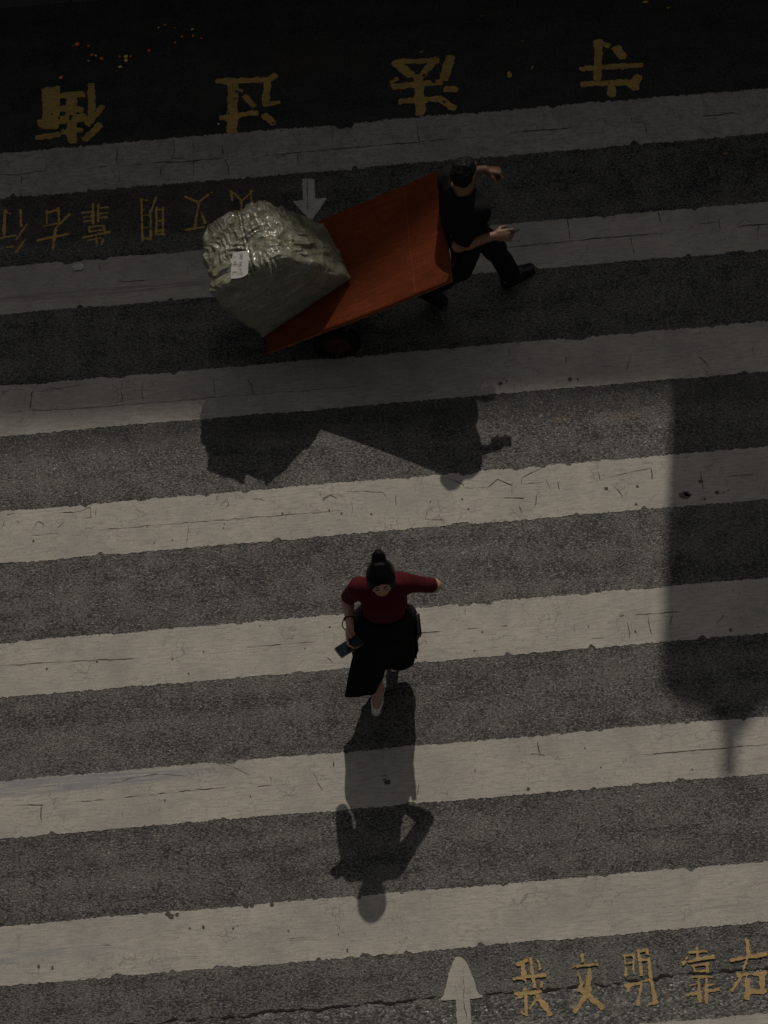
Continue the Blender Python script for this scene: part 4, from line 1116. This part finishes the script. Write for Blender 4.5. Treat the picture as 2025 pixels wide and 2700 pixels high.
# ------------------------------------------------------------------ the woman
WX = -0.046
wo = empty('person', (-0.08, -1.38, 0.0), 'person in a dark red top and black midi skirt looking at a phone', 'person')
HC = np.array([-0.053, -1.314, 1.490]); Hf = np.array([-0.02, -1.0, 0.04]); Hu = np.array([0, 0.04, 1.0])
rs, re_, rw = np.array([-.195, -1.270, 1.300]), np.array([-.272, -1.175, 1.005]), np.array([-.270, -1.385, 1.025])
ls, le, lw = np.array([.088, -1.268, 1.308]), np.array([.277, -1.187, 1.096]), np.array([.095, -1.115, 1.045])
Yx = (0, 1, 0)


def torso_w(fd, off=0.0, low=True):
    o = off
    if low:
        fd.cone((-.118, -1.265, .87), (.012, -1.26, .87), .095 + o, .095 + o, .04, (Yx, 0.86))
    fd.cone((WX - .03, -1.265, .92), (WX - .022, -1.268, 1.06), .106 + o, .097 + o, .05, (Yx, 0.80))
    fd.cone((WX + .03, -1.265, .92), (WX + .022, -1.268, 1.06), .106 + o, .097 + o, .05, (Yx, 0.80))
    fd.cone((WX - .03, -1.270, 1.06), (WX - .045, -1.275, 1.22), .092 + o, .097 + o, .05, (Yx, 0.86))
    fd.cone((WX + .03, -1.270, 1.06), (WX + .045, -1.275, 1.23), .092 + o, .097 + o, .05, (Yx, 0.86))
    fd.cone(rs + np.array([.02, 0, 0]), ls - np.array([.02, 0, 0]), .054 + o, .054 + o, .05)
    fd.cone((WX, -1.272, 1.33), (WX + .004, -1.280, 1.375), .072 + o, .050 + o, .05)
    for x in (-.056, .056): fd.ell((WX + x, -1.352, 1.195), np.array([.058, .050, .058]) + o, .05)


fb = Field((-.42, -1.66, -.01), (.40, -1.00, 1.66), .0055)
torso_w(fb)
fb.cone((WX, -1.275, 1.35), (HC[0], HC[1] + .025, 1.43), .049, .047, .03)
for a, b, c, sgn in ((rs, re_, rw, -1), (ls, le, lw, 1)):
    fb.cone(a, b, .047, .036, .03); fb.cone(b, c, .036, .0235, .015); fb.cone(b, b + (c - b) * .35, .036, .037, .015)
hip_r, kn_r, an_r, heel_r, toe_r = (-.130, -1.27, .84), (-.165, -1.375, .47), (-.132, -1.362, .10), (-.127, -1.318, .032), (-.160, -1.49, .022)
hip_l, kn_l, an_l, heel_l, toe_l = (.015, -1.265, .84), (-.005, -1.250, .47), (-.014, -1.075, .165), (-.012, -1.035, .125), (-.022, -1.180, .022)
for h_, k_, an, he, to in ((hip_r, kn_r, an_r, heel_r, toe_r), (hip_l, kn_l, an_l, heel_l, toe_l)):
    fb.cone(h_, k_, .082, .054, .03); fb.cone(k_, np.array(k_) * .6 + np.array(an) * .4 + np.array([0, .012, 0]), .052, .048, .03); fb.cone(np.array(k_) * .6 + np.array(an) * .4 + np.array([0, .012, 0]), an, .048, .033, .03)
    fb.cone(an, he, .033, .026, .02); fb.cone(an, np.array(an) * .45 + np.array(to) * .55 + np.array([0, 0, .012]), .032, .026, .02); fb.cone(np.array(an) * .45 + np.array(to) * .55 + np.array([0, 0, .008]), to, .030, .020, .02)
head(fb, HC, Hf, Hu, 0.97)
# phone hand: palm up under the phone, thumb on top
hand(fb, rw + (rw - re_) * 0.05, np.array([-.02, -1.0, -.14]), np.array([.62, .05, .78]), np.array([-.78, .0, .62]), (0.25, 0.45, 0.5), 0.93, (0.55, 0.15), th_out=.32)
# other hand rests on the hip, holding the clutch
hand(fb, lw, np.array([-.95, .12, -.25]), np.array([.05, -1.0, .0]), np.array([.1, 0, 1.0]), (0.25, 0.5, 0.4), 0.92, (0.3, 0.2))
fb.build('body', M['skin'], wo)
# hair: cap drawn back to a knot on the crown
fh = Field((-.20, -1.46, 1.36), (.10, -1.10, 1.72), .004)
P, A = None, None
f_ = unit(Hf); u_ = unit(Hu - f_ * (Hu @ f_)); r_ = np.cross(f_, u_); A = np.array([r_, f_, u_])
P = lambda x, y, z: HC + r_ * x + f_ * y + u_ * z
fh.ell(P(0, -0.012, 0.024), (0.0805, 0.101, 0.090), .02, A)
fh.ell(P(0, -0.050, -0.010), (0.074, 0.062, 0.075), .03, A)
for sx in (-1, 1): fh.ell(P(sx * .064, .016, -.012), (.022, .050, .058), .025, A)
fh.ell(P(0, .020, .020), (.079, .076, .082), .02, A)
fh.ell(P(-.012, .126, -.024), (.069, .078, .089), .012, A, op='sub')
fh.clip(P(0, .0, -.075), unit(f_ * .2 - u_ * 1.0))
kn0, kn1 = P(.004, -.058, .092), P(.004, -.076, .116)
fh.cone(P(.004, -.03, .08), kn0, .05, .036, .03)
fh.ell(kn1, (.044, .041, .037), .016, A)
fh.ell(kn1 + u_ * .022 - f_ * .006, (.028, .028, .020), .015, A)
fh.bumps(.0022, (95, 14, 14), 4); fh.bumps(.0012, (190, 30, 30), 14)
fh.build('hair', M['hair'], wo)
ring = MB(); a_ = unit(kn1 - kn0); q1 = unit(np.cross(a_, [1, 0, 0])); q2 = np.cross(a_, q1)
ring.tube([kn0 + (kn1 - kn0) * .45 + (q1 * math.cos(t) + q2 * math.sin(t)) * .036 for t in np.linspace(0, 2 * math.pi, 24, endpoint=False)], .0045, 8, closed=True)
ring.build('hair_tie', M['hair'], wo, True)
for sx in (-1, 1):
    bmb = MB(); bmb.tube([P(sx * x, y, z) for x, y, z in ((.014, .0955, .026), (.026, .0925, .031), (.040, .084, .030), (.050, .074, .024))], [.0022, .0032, .003, .0014], 8); bmb.build('eyebrow', M['brow'], wo, True)
    bmb = MB(); bmb.tube([P(sx * x, y, z) for x, y, z in ((.017, .0915, .001), (.025, .0935, -.0025), (.033, .0915, -.003), (.044, .0835, .001))], [.0016, .0026, .0026, .0014], 8); bmb.build('eyelash', M['brow'], wo, True)
lp = Field(P(0, .09, -.05) - .05, P(0, .09, -.05) + .05, .0025)
lp.ell(P(0, .0905, -.0475), (.019, .0085, .0055), .004, A); lp.ell(P(0, .0905, -.0565), (.016, .0085, .006), .004, A)
lp.build('lips', M['lips'], wo)
# top
ft = Field((-.42, -1.50, .88), (.36, -1.08, 1.44), .0055)
torso_w(ft, .0095, False)
ft.cone(rs, rs + (re_ - rs) * .98, .060, .048, .04); ft.cone(ls, ls + (le - ls) * .98, .058, .0435, .04)
ft.clip(rs + (re_ - rs) * .93, unit(re_ - rs), (re_, .16)); ft.clip(ls + (le - ls) * .90, unit(le - ls), (le, .13))
ft.clip((WX, -1.27, .935), (0, .30, -1.0))
ft.cone((WX, -1.285, 1.335), (WX, -1.30, 1.50), .054, .075, .01, op='sub')
ft.bumps(.0045, (14, 14, 9), 7); ft.bumps(.0022, (34, 34, 16), 17)
ft.build('top', M['red'], wo)
# skirt: waist to an uneven swinging hem
def sh_(x, y, z): return at(x, y) + SUN * (z / SUN[2])
hem = [at(1100, 1729, .405), at(1098, 1735, .40), at(1086, 1754, .39), at(1066, 1767, .365), at(1046, 1768, .36), at(1027, 1764, .36), at(1018, 1768, .355), at(1010.5, 1789, .33), at(999.6, 1808, .29), at(986, 1829, .25), at(960, 1835, .245), at(931, 1839, .242), at(908, 1834, .25),
       sh_(938, 1932, .27), sh_(950, 1887, .29), sh_(962, 1854, .31), sh_(1008, 1815, .34), sh_(1050, 1800, .36), sh_(1078, 1803, .38), sh_(1094, 1845, .40)]
hem = np.array(hem); nh = len(hem)
def closed_spline(P, n):
    t = np.linspace(0, len(P), n, endpoint=False); i = t.astype(int); f = (t - i)[:, None]
    g = lambda o: P[(i + o) % len(P)]
    p0, p1, p2, p3 = g(-1), g(0), g(1), g(2)
    return 0.5 * (2 * p1 + (p2 - p0) * f + (2 * p0 - 5 * p1 + 4 * p2 - p3) * f ** 2 + (3 * p1 - p0 - 3 * p2 + p3) * f ** 3)
NA, NT = 216, 60
H = closed_spline(hem, NA)
ctr_h = np.array([-.10, -1.27])
angs = np.unwrap(np.arctan2(H[:, 1] - ctr_h[1], H[:, 0] - ctr_h[0]))
def ringp(cx, cy, z, rx, ry, tilt=0.0):
    return np.stack([cx + rx * np.cos(angs), cy + ry * np.sin(angs), z + tilt * np.sin(angs)], -1)
r0 = ringp(WX, -1.266, .990, .143, .114, .026); r1 = ringp(WX - .004, -1.266, .945, .158, .128, .024); r2 = ringp(WX - .016, -1.262, .80, .204, .166, .01)
V = []
for t in np.linspace(0, 1, NT):
    if t < .08: s_ = t / .08; R = r0 + (r1 - r0) * s_
    elif t < .26: s_ = (t - .08) / .18; s_ = s_ * s_ * (3 - 2 * s_) * .5 + s_ * .5; R = r1 + (r2 - r1) * s_
    else: s_ = (t - .26) / .74; R = r2 + (H - r2) * s_
    fold = np.clip((t - .15) / .85, 0, 1) ** 1.3
    out = np.stack([np.cos(angs), np.sin(angs), 0 * angs], -1)
    wv = .013 * np.sin(angs * 9 + 1.2 * np.sin(angs * 2 + t)) + .008 * np.sin(angs * 17 + .7 + 1.5 * t) + .006 * noise(np.stack([angs * 2.2, 0 * angs + t * 3], -1), 9)
    damp = np.where((angs % (2 * np.pi) > np.pi), .55, 1.0)
    R = R + out * (np.clip(-np.cos(angs), 0, 1) * .030 * math.sin(math.pi * np.clip((t - .1) / .9, 0, 1)) ** 1.2)[:, None]
    V += (R + out * (fold * wv * damp * (1 - .55 * t))[:, None]).tolist()
F = [(i * NA + j, i * NA + (j + 1) % NA, (i + 1) * NA + (j + 1) % NA, (i + 1) * NA + j) for i in range(NT - 1) for j in range(NA)]
sk = mesh('skirt', V, F, M['black_cloth'], wo, True)
so = sk.modifiers.new('cloth_thickness', 'SOLIDIFY'); so.thickness = 0.004; so.offset = -1
wbm = MB(); wbm.tube([r0[i] + np.array([0, 0, .004]) for i in range(0, NA, 6)], .009, 8, closed=True); wbm.build('waistband', M['black_cloth'], wo, True)
# shoes
for an, he, to in ((an_r, heel_r, toe_r), (an_l, heel_l, toe_l)):
    an, he, to = (np.array(q, float) for q in (an, he, to))
    fs = Field(np.minimum(he, to) - .07, np.maximum(he, to) + np.array([.07, .07, .12]), .004)
    mid_ = he * .42 + to * .58
    fs.cone(he, mid_ + np.array([0, 0, .002]), .033, .036, .02); fs.cone(mid_, to, .039, .030, .02); fs.cone(he + np.array([0, 0, .02]), he + np.array([0, .004, .04]), .032, .03, .02)
    fs.clip((0, 0, .004), (0, 0, -1))
    dirf = unit((to - he) * np.array([1, 1, 0]))
    if he[2] < .05: fs.clip(he * .47 + to * .53 + np.array([0, 0, .0]), unit(-dirf * .95 + np.array([0, 0, .55])), (he * .55 + to * .45 + np.array([0, 0, .085]), .095))
    sh = fs.build('shoe', M['white_shoe'], wo)
    hl = MB(); hl.tube([(he[0], he[1] + .004, .003), (he[0], he[1] + .002, he[2])], [.014, .022], 12); hl.build('heel', M['white_shoe'], sh, True)
    st = MB(); ringc = an + np.array([0, -.004, -.012]); st.tube([ringc + np.array([math.cos(t) * .0375, math.sin(t) * .040, .008 * math.sin(t)]) for t in np.linspace(0, 2 * math.pi, 22, endpoint=False)], .0035, 6, closed=True); st.build('ankle_strap', M['white_shoe'], sh, True)
# cord on the wrist
wsb = MB(); ad = unit(rw - re_); wc = re_ + (rw - re_) * .74; q1 = unit(np.cross(ad, [0, 0, 1])); q2 = np.cross(ad, q1)
wsb.tube([wc + (q1 * math.cos(t) + q2 * math.sin(t)) * .030 for t in np.linspace(0, 2 * math.pi, 24, endpoint=False)], .004, 8, closed=True)
loop = [(380, 850), (362, 872), (345, 915), (340, 945), (352, 975), (375, 998), (402, 1012)]
wsb.tube([at(820 + x / 4.147, 1420 + y / 4.147, 1.03 - .004 * i) for i, (x, y) in enumerate(loop)], .0035, 8)
wsb.build('wrist_cord', M['black_cloth'], wo, True)

# phone in her hand
pc_ = at(820 + 412 / 4.147, 1420 + 1180 / 4.147, 1.032)
pl = at(820 + 525 / 4.147, 1420 + 1105 / 4.147, 1.032) - at(820 + 300 / 4.147, 1420 + 1255 / 4.147, 1.032)
pa = unit(pl); pn = unit(np.array([.05, -.02, 1.0])); pa = unit(pa - pn * (pa @ pn)); pb = np.cross(pn, pa)


def phone(name, c, a, b, n, L, W, T, label):
    ph = empty(name, tuple(c), label, 'phone')
    bm = bmesh.new(); rc = 0.011
    ring2 = []
    for cx, cy, a0 in ((L / 2 - rc, W / 2 - rc, 0), (-L / 2 + rc, W / 2 - rc, 90), (-L / 2 + rc, -W / 2 + rc, 180), (L / 2 - rc, -W / 2 + rc, 270)):
        for t in np.linspace(0, 90, 7): ring2.append((cx + rc * math.cos(math.radians(a0 + t)), cy + rc * math.sin(math.radians(a0 + t))))
    n2 = len(ring2); V = []; F = []
    for z, ins in ((-T / 2, .0012), (-T / 2 + .0012, 0), (T / 2 - .0012, 0), (T / 2, .0012)):
        for x, y in ring2:
            sx = (abs(x) - ins) / abs(x) if abs(x) > 1e-6 else 1; sy = (abs(y) - ins) / abs(y) if abs(y) > 1e-6 else 1
            V.append(c + a * x * sx + b * y * sy + n * z)
    for k in range(3): F += [(k * n2 + i, k * n2 + (i + 1) % n2, (k + 1) * n2 + (i + 1) % n2, (k + 1) * n2 + i) for i in range(n2)]
    F.append(tuple(range(n2))[::-1]); F.append(tuple(3 * n2 + i for i in range(n2)))
    mesh('case', V, F, M['phone_body'], ph, False); bm.free()
    s2 = [(x * .955, y * .92) for x, y in ring2]
    V = [c + a * x + b * y + n * (T / 2 + .0006) for x, y in s2] + [c + a * x + b * y + n * (T / 2 - .001) for x, y in s2]
    mesh('screen', V, [tuple(range(n2))] + [(i, n2 + i, n2 + (i + 1) % n2, (i + 1) % n2) for i in range(n2)], M['screen'], ph, False)
    cm_ = MB(); cm_.box(c + a * (L * .34) + b * (W * .22) - n * (T / 2 + .0012), (L * .10, W * .18, .0012), (a, b, n), .001); cm_.build('camera_bump', M['phone_body'], ph)
    return ph


phone('mobile_phone', pc_, pa, pb, pn, .168, .082, .009, "black phone with a dark screen held flat in the woman's hand")
# clutch held against her hip
cl = at(820 + 1150 / 4.147, 1420 + 1110 / 4.147, .72)
clb = empty('hip_pouch', (.125, -1.30, .70), 'slim black pouch hanging at the hip of the black skirt', 'pouch')
ca = unit(np.array([.10, -.25, .96])); cb = unit(np.cross(ca, [1, 0, .1])); cn = np.cross(ca, cb)
cbm = MB(); cbm.box(np.array([.143, -1.268, .715]), (.095, .070, .013), (ca, cb, cn), .010); cbm.build('pouch', M['shoe'], clb, True)
cbm = MB(); cbm.box(np.array([.143, -1.268, .715]) + ca * .045 + cn * .0155 * (1 if cn[0] > 0 else -1), (.048, .069, .0022), (ca, cb, cn), .002); cbm.build('flap', M['black_cloth'], clb)
cbm = MB(); cbm.tube([np.array([.143, -1.268, .715]) + ca * .085, np.array([.132, -1.262, .84]), np.array([.112, -1.262, .90])], .005, 8); cbm.build('strap', M['black_cloth'], clb, True)

# ------------------------------------------------------------------ the man
mo = empty('person', (.74, 1.66, 0.0), 'person with short black hair in a black T-shirt pulling the handcart', 'person')
def stoop(*p):
    q = np.array(p, float)
    if q[2] > .9: d_ = (q[2] - .9) * .115; q[2] -= d_; q[1] += d_ * .577
    return q
sR, eR, wR = stoop(.785, 1.490, 1.250), stoop(.640, 1.385, 1.035), np.array([.875, 1.440, 1.035])
sL_, eL, wL = stoop(.615, 1.745, 1.315), stoop(.640, 1.945, 1.085), stoop(.872, 1.925, 1.125)
hd_ = unit(sR - sL_); fw_ = unit(np.array([-hd_[1], hd_[0], 0])); CH = (sR + sL_) / 2
MH = stoop(.715, 1.652, 1.497); mf = np.array([.50, .80, -.30]); mu = np.array([.10, .30, 1.0])


def torso_m(fd, off=0.0, belly=True):
    o = off
    c1 = np.array([.680, 1.600, .90]); c2 = np.array([.685, 1.610, 1.04])
    h2 = unit(np.array([.15, -1, 0])); f2 = np.array([-h2[1], h2[0], 0])
    for s_ in (-1, 1):
        if belly: fd.cone(c1 + h2 * .055 * s_, c2 + h2 * .05 * s_, .112 + o, .105 + o, .05, (f2, .92))
        fd.cone(c2 + h2 * .05 * s_, CH + np.array([.008, -.005, -.10]) + hd_ * .075 * s_, .105 + o, .108 + o, .06, (fw_, .90))
        fd.cone(c2 + h2 * .05 * s_, CH + np.array([.008, -.005, -.05]) + hd_ * .085 * s_, .095 + o, .088 + o, .06, (fw_, .95))
    fd.cone(sR - hd_ * .03, sL_ + hd_ * .03, .062 + o, .062 + o, .06)
    fd.cone(CH + np.array([0, 0, .015]), CH + np.array([.003, .018, .070]), .085 + o, .060 + o, .05)


fm_ = Field((.22, 1.26, -.01), (1.30, 2.10, 1.68), .0058)
torso_m(fm_)
fm_.cone(CH + np.array([0, .01, .04]), MH + np.array([0, -.015, -.06]), .060, .058, .03)
head(fm_, MH, mf, mu, 0.98)
for a, b, c in ((sR, eR, wR), (sL_, eL, wL)):
    fm_.cone(a, b, .054, .041, .03); fm_.cone(b, b + (c - b) * .3, .041, .042, .015); fm_.cone(b + (c - b) * .3, c, .042, .029, .02)
hand(fm_, wR + (wR - eR) * .04, np.array([1.0, -.02, -.02]), np.array([.0, .55, -.75]), np.array([.1, .75, .55]), (0.55, 0.75, 0.6), 1.02, (0.7, 0.25))
hand(fm_, wL + (wL - eL) * .04, np.array([.95, -.15, -.12]), np.array([.05, -.35, -.90]), np.array([.1, -.9, .35]), (1.05, 1.35, 1.0), 1.02, (0.75, 0.4))
hL, kL, aL, heL, tL = (.715, 1.705, .86), (.905, 1.715, .485), (1.020, 1.760, .105), (.985, 1.742, .045), (1.160, 1.838, .038)
hR, kR, aR, heR, tR = (.735, 1.545, .86), (.660, 1.585, .470), (.455, 1.640, .185), (.415, 1.645, .145), (.535, 1.632, .028)
for h_, k_, an, he, to in ((hL, kL, aL, heL, tL), (hR, kR, aR, heR, tR)):
    fm_.cone(h_, k_, .085, .058, .04); fm_.cone(k_, an, .055, .038, .03); fm_.cone(an, he, .035, .03, .02); fm_.cone(an, to, .034, .024, .02)
fm_.build('body', M['skin_m'], mo)
f_ = unit(mf); u_ = unit(mu - f_ * (mu @ f_)); r_ = np.cross(f_, u_); A = np.array([r_, f_, u_])
PM = lambda x, y, z: MH + (r_ * x + f_ * y + u_ * z) * 0.98
fhm = Field(MH - .16, MH + .17, .004)
fhm.ell(PM(0, -0.012, 0.028), (0.077, 0.099, 0.089), .02, A); fhm.ell(PM(0, -.058, -.010), (.068, .052, .062), .03, A)
fhm.clip(PM(0, -.05, -.062), unit(f_ * .45 - u_ * 1.0)); fhm.clip(PM(0, .060, .045), unit(f_ * 1.0 - u_ * .55))
for sx in (-1, 1): fhm.clip(PM(sx * .05, .02, -.0), unit(r_ * sx * .3 + f_ * .75 - u_ * .8), (PM(sx * .085, .035, -.03), .062))
fhm.bumps(.006, (42, 42, 42), 6); fhm.bumps(.003, (95, 95, 95), 8)
fhm.build('hair', M['hair_m'], mo)
for sx in (-1, 1):
    bmb = MB(); bmb.tube([PM(sx * x, y, z) for x, y, z in ((.014, .0955, .026), (.026, .0925, .031), (.040, .084, .030), (.050, .074, .024))], [.003, .004, .004, .002], 8); bmb.build('eyebrow', M['brow'], mo, True)
# T-shirt
fs_ = Field((.44, 1.28, .74), (1.02, 2.06, 1.47), .006)
torso_m(fs_, .018)
fs_.cone(sR, sR + (eR - sR) * .95, .074, .070, .04); fs_.cone(sL_, sL_ + (eL - sL_) * .95, .074, .070, .04)
fs_.clip(sR + (eR - sR) * .88, unit(eR - sR), (eR, .125)); fs_.clip(sL_ + (eL - sL_) * .74, unit(eL - sL_), (eL, .15))
fs_.clip((.72, 1.62, .83), (0, 0, -1))
nk = CH + np.array([.0, .012, .058])
fs_.cone(nk + np.array([-.002, -.012, -.022]), nk + np.array([.01, .05, .12]), .074, .105, .012, op='sub')
fs_.bumps(.010, (10, 10, 7), 3); fs_.bumps(.005, (24, 24, 12), 13)
fs_.build('t_shirt', M['tee'], mo)
# trousers
ftr = Field((.22, 1.38, .04), (1.16, 1.92, 1.02), .0065)
ftr.cone((.690, 1.545, .87), (.690, 1.670, .87), .118, .118, .03); ftr.cone((.686, 1.555, .96), (.686, 1.655, .96), .110, .110, .03)
for h_, k_, an in ((hL, kL, aL), (hR, kR, aR)):
    h_, k_, an = (np.array(q) for q in (h_, k_, an))
    ftr.cone(h_, k_, .098, .078, .03); ftr.cone(k_, an - (an - k_) * .03, .074, .066, .03)
ftr.clip((.72, 1.6, .985), (0, 0, 1)); ftr.clip((0, 0, .085), (0, 0, -1))
ftr.clip(np.array(aR) + (np.array(kR) - np.array(aR)) * .02, unit(np.array(aR) - np.array(kR)), (aR, .16))
ftr.bumps(.009, (13, 13, 9), 23); ftr.bumps(.003, (30, 30, 18), 24)
ftr.build('trousers', M['trouser'], mo)
for an, he, to in ((aL, heL, tL), (aR, heR, tR)):
    an, he, to = (np.array(q, float) for q in (an, he, to))
    fs = Field(np.minimum(he, to) - .08, np.maximum(he, to) + .12, .0045)
    mid_ = he * .45 + to * .55
    fs.cone(he, mid_, .040, .044, .02); fs.cone(mid_, to, .046, .036, .02); fs.cone(he + np.array([0, 0, .01]), an + np.array([0, 0, .0]), .042, .046, .02); fs.cone(an * .6 + to * .4, to * .9 + he * .1, .044, .036, .02)
    dirf = unit(to - he); upf = unit(np.array([0, 0, 1.0]) - dirf * dirf[2])
    fs.clip(mid_ - upf * .034, -upf); fs.clip(an + np.array([0, 0, .035]), (0, 0, 1))
    sh = fs.build('shoe', M['shoe'], mo)
    sl = MB(); ax_ = (dirf, np.cross(upf, dirf), upf); L_ = np.linalg.norm(to - he) / 2
    sl.box((he + to) / 2 - upf * .0375, (L_ + .028, .040, .005), ax_, .004); sl.build('sole', M['rubber'], sh)
# phone in his hand
c = at(1342, 624, 1.035)
phone('mobile_phone', np.array([.985, 1.470, 1.015]), unit(np.array([1.0, .14, .14])), unit(np.array([.0, -.60, .80])), unit(np.cross([1.0, .14, .14], [.0, -.60, .80])), .145, .062, .008, "slim grey phone poking out of the man's closed hand")

# ------------------------------------------------------------------ fallen petals, leaves and scraps on the road
def petal(name, px, py, size, m_, label, cat, asp=0.7, rot=None, curl=0.35, group=None, point=0.6, z=0.0):
    g = at(px, py); s_ = size / 394.0
    rot = RNG.uniform(0, 6.28) if rot is None else rot
    n1, n2 = 9, 6; V = []; F = []
    ph = RNG.uniform(0, 6.28)
    for i in range(n1):
        t = i / (n1 - 1); wd = asp * (math.sin(math.pi * t ** point)) ** 0.8 if 0 < t < 1 else 0.02
        for j in range(n2):
            q = j / (n2 - 1) * 2 - 1
            x = (t - .5) * 2 * s_; y = q * wd * s_
            zz = z + .0135 + curl * s_ * (q * q * wd + .5 * (t - .4) ** 2) + .12 * s_ * math.sin(ph + 5 * t + 2 * q)
            zz = max(zz, z + .011)
            V.append((g[0] + x * math.cos(rot) - y * math.sin(rot), g[1] + x * math.sin(rot) + y * math.cos(rot), zz))
    F = [(i * n2 + j, (i + 1) * n2 + j, (i + 1) * n2 + j + 1, i * n2 + j + 1) for i in range(n1 - 1) for j in range(n2 - 1)]
    o = mesh(name, V, F, m_, None, True)
    sd = o.modifiers.new('thickness', 'SOLIDIFY'); sd.thickness = 0.0008
    return tag(o, label, cat, group)


GP = 'petals fallen on the dark lane'
S1 = 2.074
for x, y, r, mk, lab_, cat_ in (
    (425, 125, 17, 'orange_petal', 'largest orange petal in the left scatter on the dark lane', 'petal'),
    (402, 133, 6, 'orange_petal', 'tiny orange petal touching the largest orange petal', 'petal'),
    (487, 132, 10, 'orange_petal', 'round orange petal just beyond the largest orange petal toward the arrow', 'petal'),
    (503, 183, 12, 'orange_petal', 'orange petal lying against a pale yellow one left of the yellow pile', 'petal'),
    (526, 186, 8, 'yellow_petal', 'pale yellow petal between two orange ones left of the yellow pile', 'petal'),
    (555, 201, 14, 'orange_petal', 'pointed orange petal midway between the pale petal and yellow pile', 'petal'),
    (655, 192, 9, 'orange_petal', 'small orange petal on the left side of the yellow pile', 'petal'),
    (690, 190, 14, 'yellow_petal', 'upper yellow petal of the small yellow pile', 'petal'),
    (716, 191, 9, 'orange_petal', 'small orange petal on the right side of the yellow pile', 'petal'),
    (690, 213, 13, 'yellow_petal', 'lower yellow petal of the small yellow pile', 'petal'),
    (658, 248, 13, 'yellow_petal', 'single oval yellow petal just below the yellow pile', 'petal'),
    (333, 308, 14, 'orange_petal', 'lone orange petal just beyond the leftmost big yellow character', 'petal'),
    (816, 158, 12, 'orange_petal', 'lone orange petal between the yellow pile and the upper scatter', 'petal'),
    (904, 18, 9, 'orange_petal', 'orange petal nearest the kerb in the upper scatter', 'petal'),
    (868, 33, 8, 'yellow_petal', 'yellow petal at the left end of the upper scatter', 'petal'),
    (955, 35, 6, 'orange_petal', 'tiny orange petal at the middle top of the upper scatter', 'petal'),
    (1053, 42, 9, 'yellow_petal', 'yellow petal at the right end of the upper scatter', 'petal'),
    (995, 82, 9, 'orange_petal', 'orange petal in the middle of the upper scatter', 'petal'),
    (1057, 78, 9, 'orange_petal', 'orange petal just below the right yellow one in the upper scatter', 'petal'),
    (1101, 91, 8, 'orange_petal', 'orange petal farthest right of the upper scatter', 'petal'),
    (958, 115, 8, 'orange_petal', 'lowest orange petal of the upper scatter', 'petal'),
    (485, 214, 8, 'paper', 'small whitish scrap below the pale petal of the left scatter', 'scrap'),
    (1197, 560, 8, 'paper', 'small white scrap beside the foot of the second big yellow character', 'scrap')):
    petal('paper_scrap' if cat_ == 'scrap' else 'fallen_petal', x / S1, 60 + y / S1, r / S1, M[mk], lab_, cat_, group=GP if cat_ == 'petal' else None, point=0.85, asp=0.75)
petal('fallen_leaf', 900 + 817 / 1.8433, 60 + 257 / 1.8433, 24 / 1.8433, M['leaf'], 'pointed yellow leaf between the two right big yellow characters', 'leaf', asp=.5, rot=1.6)
petal('fallen_leaf', 900 + 390 / 1.8433, 60 + 147 / 1.8433, 9 / 1.8433, M['yellow_petal'], 'narrow pale leaf just beyond the third big yellow character', 'leaf', asp=.3, rot=.4)
petal('fallen_leaf', 900 + 928 / 1.8433, 60 + 222 / 1.8433, 10 / 1.8433, M['yellow_petal'], 'thin straw-coloured leaf right of the pointed yellow leaf', 'leaf', asp=.25, rot=1.1)
petal('fallen_leaf', 900 + 880 / 1.8433, 60 + 95 / 1.8433, 11 / 1.8433, M['brown_leaf'], 'small brown leaf beyond the pointed yellow leaf', 'leaf', asp=.6)
petal('fallen_leaf', 1012 + 1133 / 1.638, 8, 9, M['leaf'], 'yellow-brown leaf in the dark gutter above the rightmost big character', 'leaf', asp=.4, rot=.2)
petal('fallen_leaf', 1012 + 425 / 1.638, 73 / 1.638, 7, M['brown_leaf'], 'small tan leaf near the kerb above the third big character', 'leaf', asp=.45, rot=.1)
petal('fallen_leaf', 1012 + 1230 / 1.638, 38 / 1.638, 6, M['leaf'], 'tiny yellow leaf in the gutter near the right end of the kerb', 'leaf', asp=.4)
petal('fallen_leaf', 1012 + 1475 / 1.638, 200 + 342 / 1.638, 9, M['brown_leaf'], 'reddish dry leaf on the asphalt between the two far stripes', 'leaf', asp=.45, rot=.1)
# crumpled white paper on the second stripe
g = at(207, 707); V = []; F = []
for i in range(9):
    for j in range(9):
        x = (i / 8 - .5) * .090; y = (j / 8 - .5) * .066
        z = .013 + abs(float(noise(np.array([x * 45 + 3, y * 45, .5])))) * .022 + abs(float(noise(np.array([x * 95, y * 95, 2.5])))) * .008
        sc_ = 1 - .25 * abs(i / 8 - .5) - .25 * abs(j / 8 - .5) * (1 + .5 * float(noise(np.array([i * .9, j * .9, 7.]))))
        V.append((g[0] + x * sc_, g[1] + y * sc_, z))
F = [(i * 9 + j, (i + 1) * 9 + j, (i + 1) * 9 + j + 1, i * 9 + j + 1) for i in range(8) for j in range(8) if (i, j) not in ((0, 0), (7, 7), (0, 7), (7, 0), (0, 1))]
o = mesh('crumpled_paper', V, F, M['paper'], None, False)
tag(o, 'crumpled white paper lying on the second far stripe beyond the bale', 'paper')
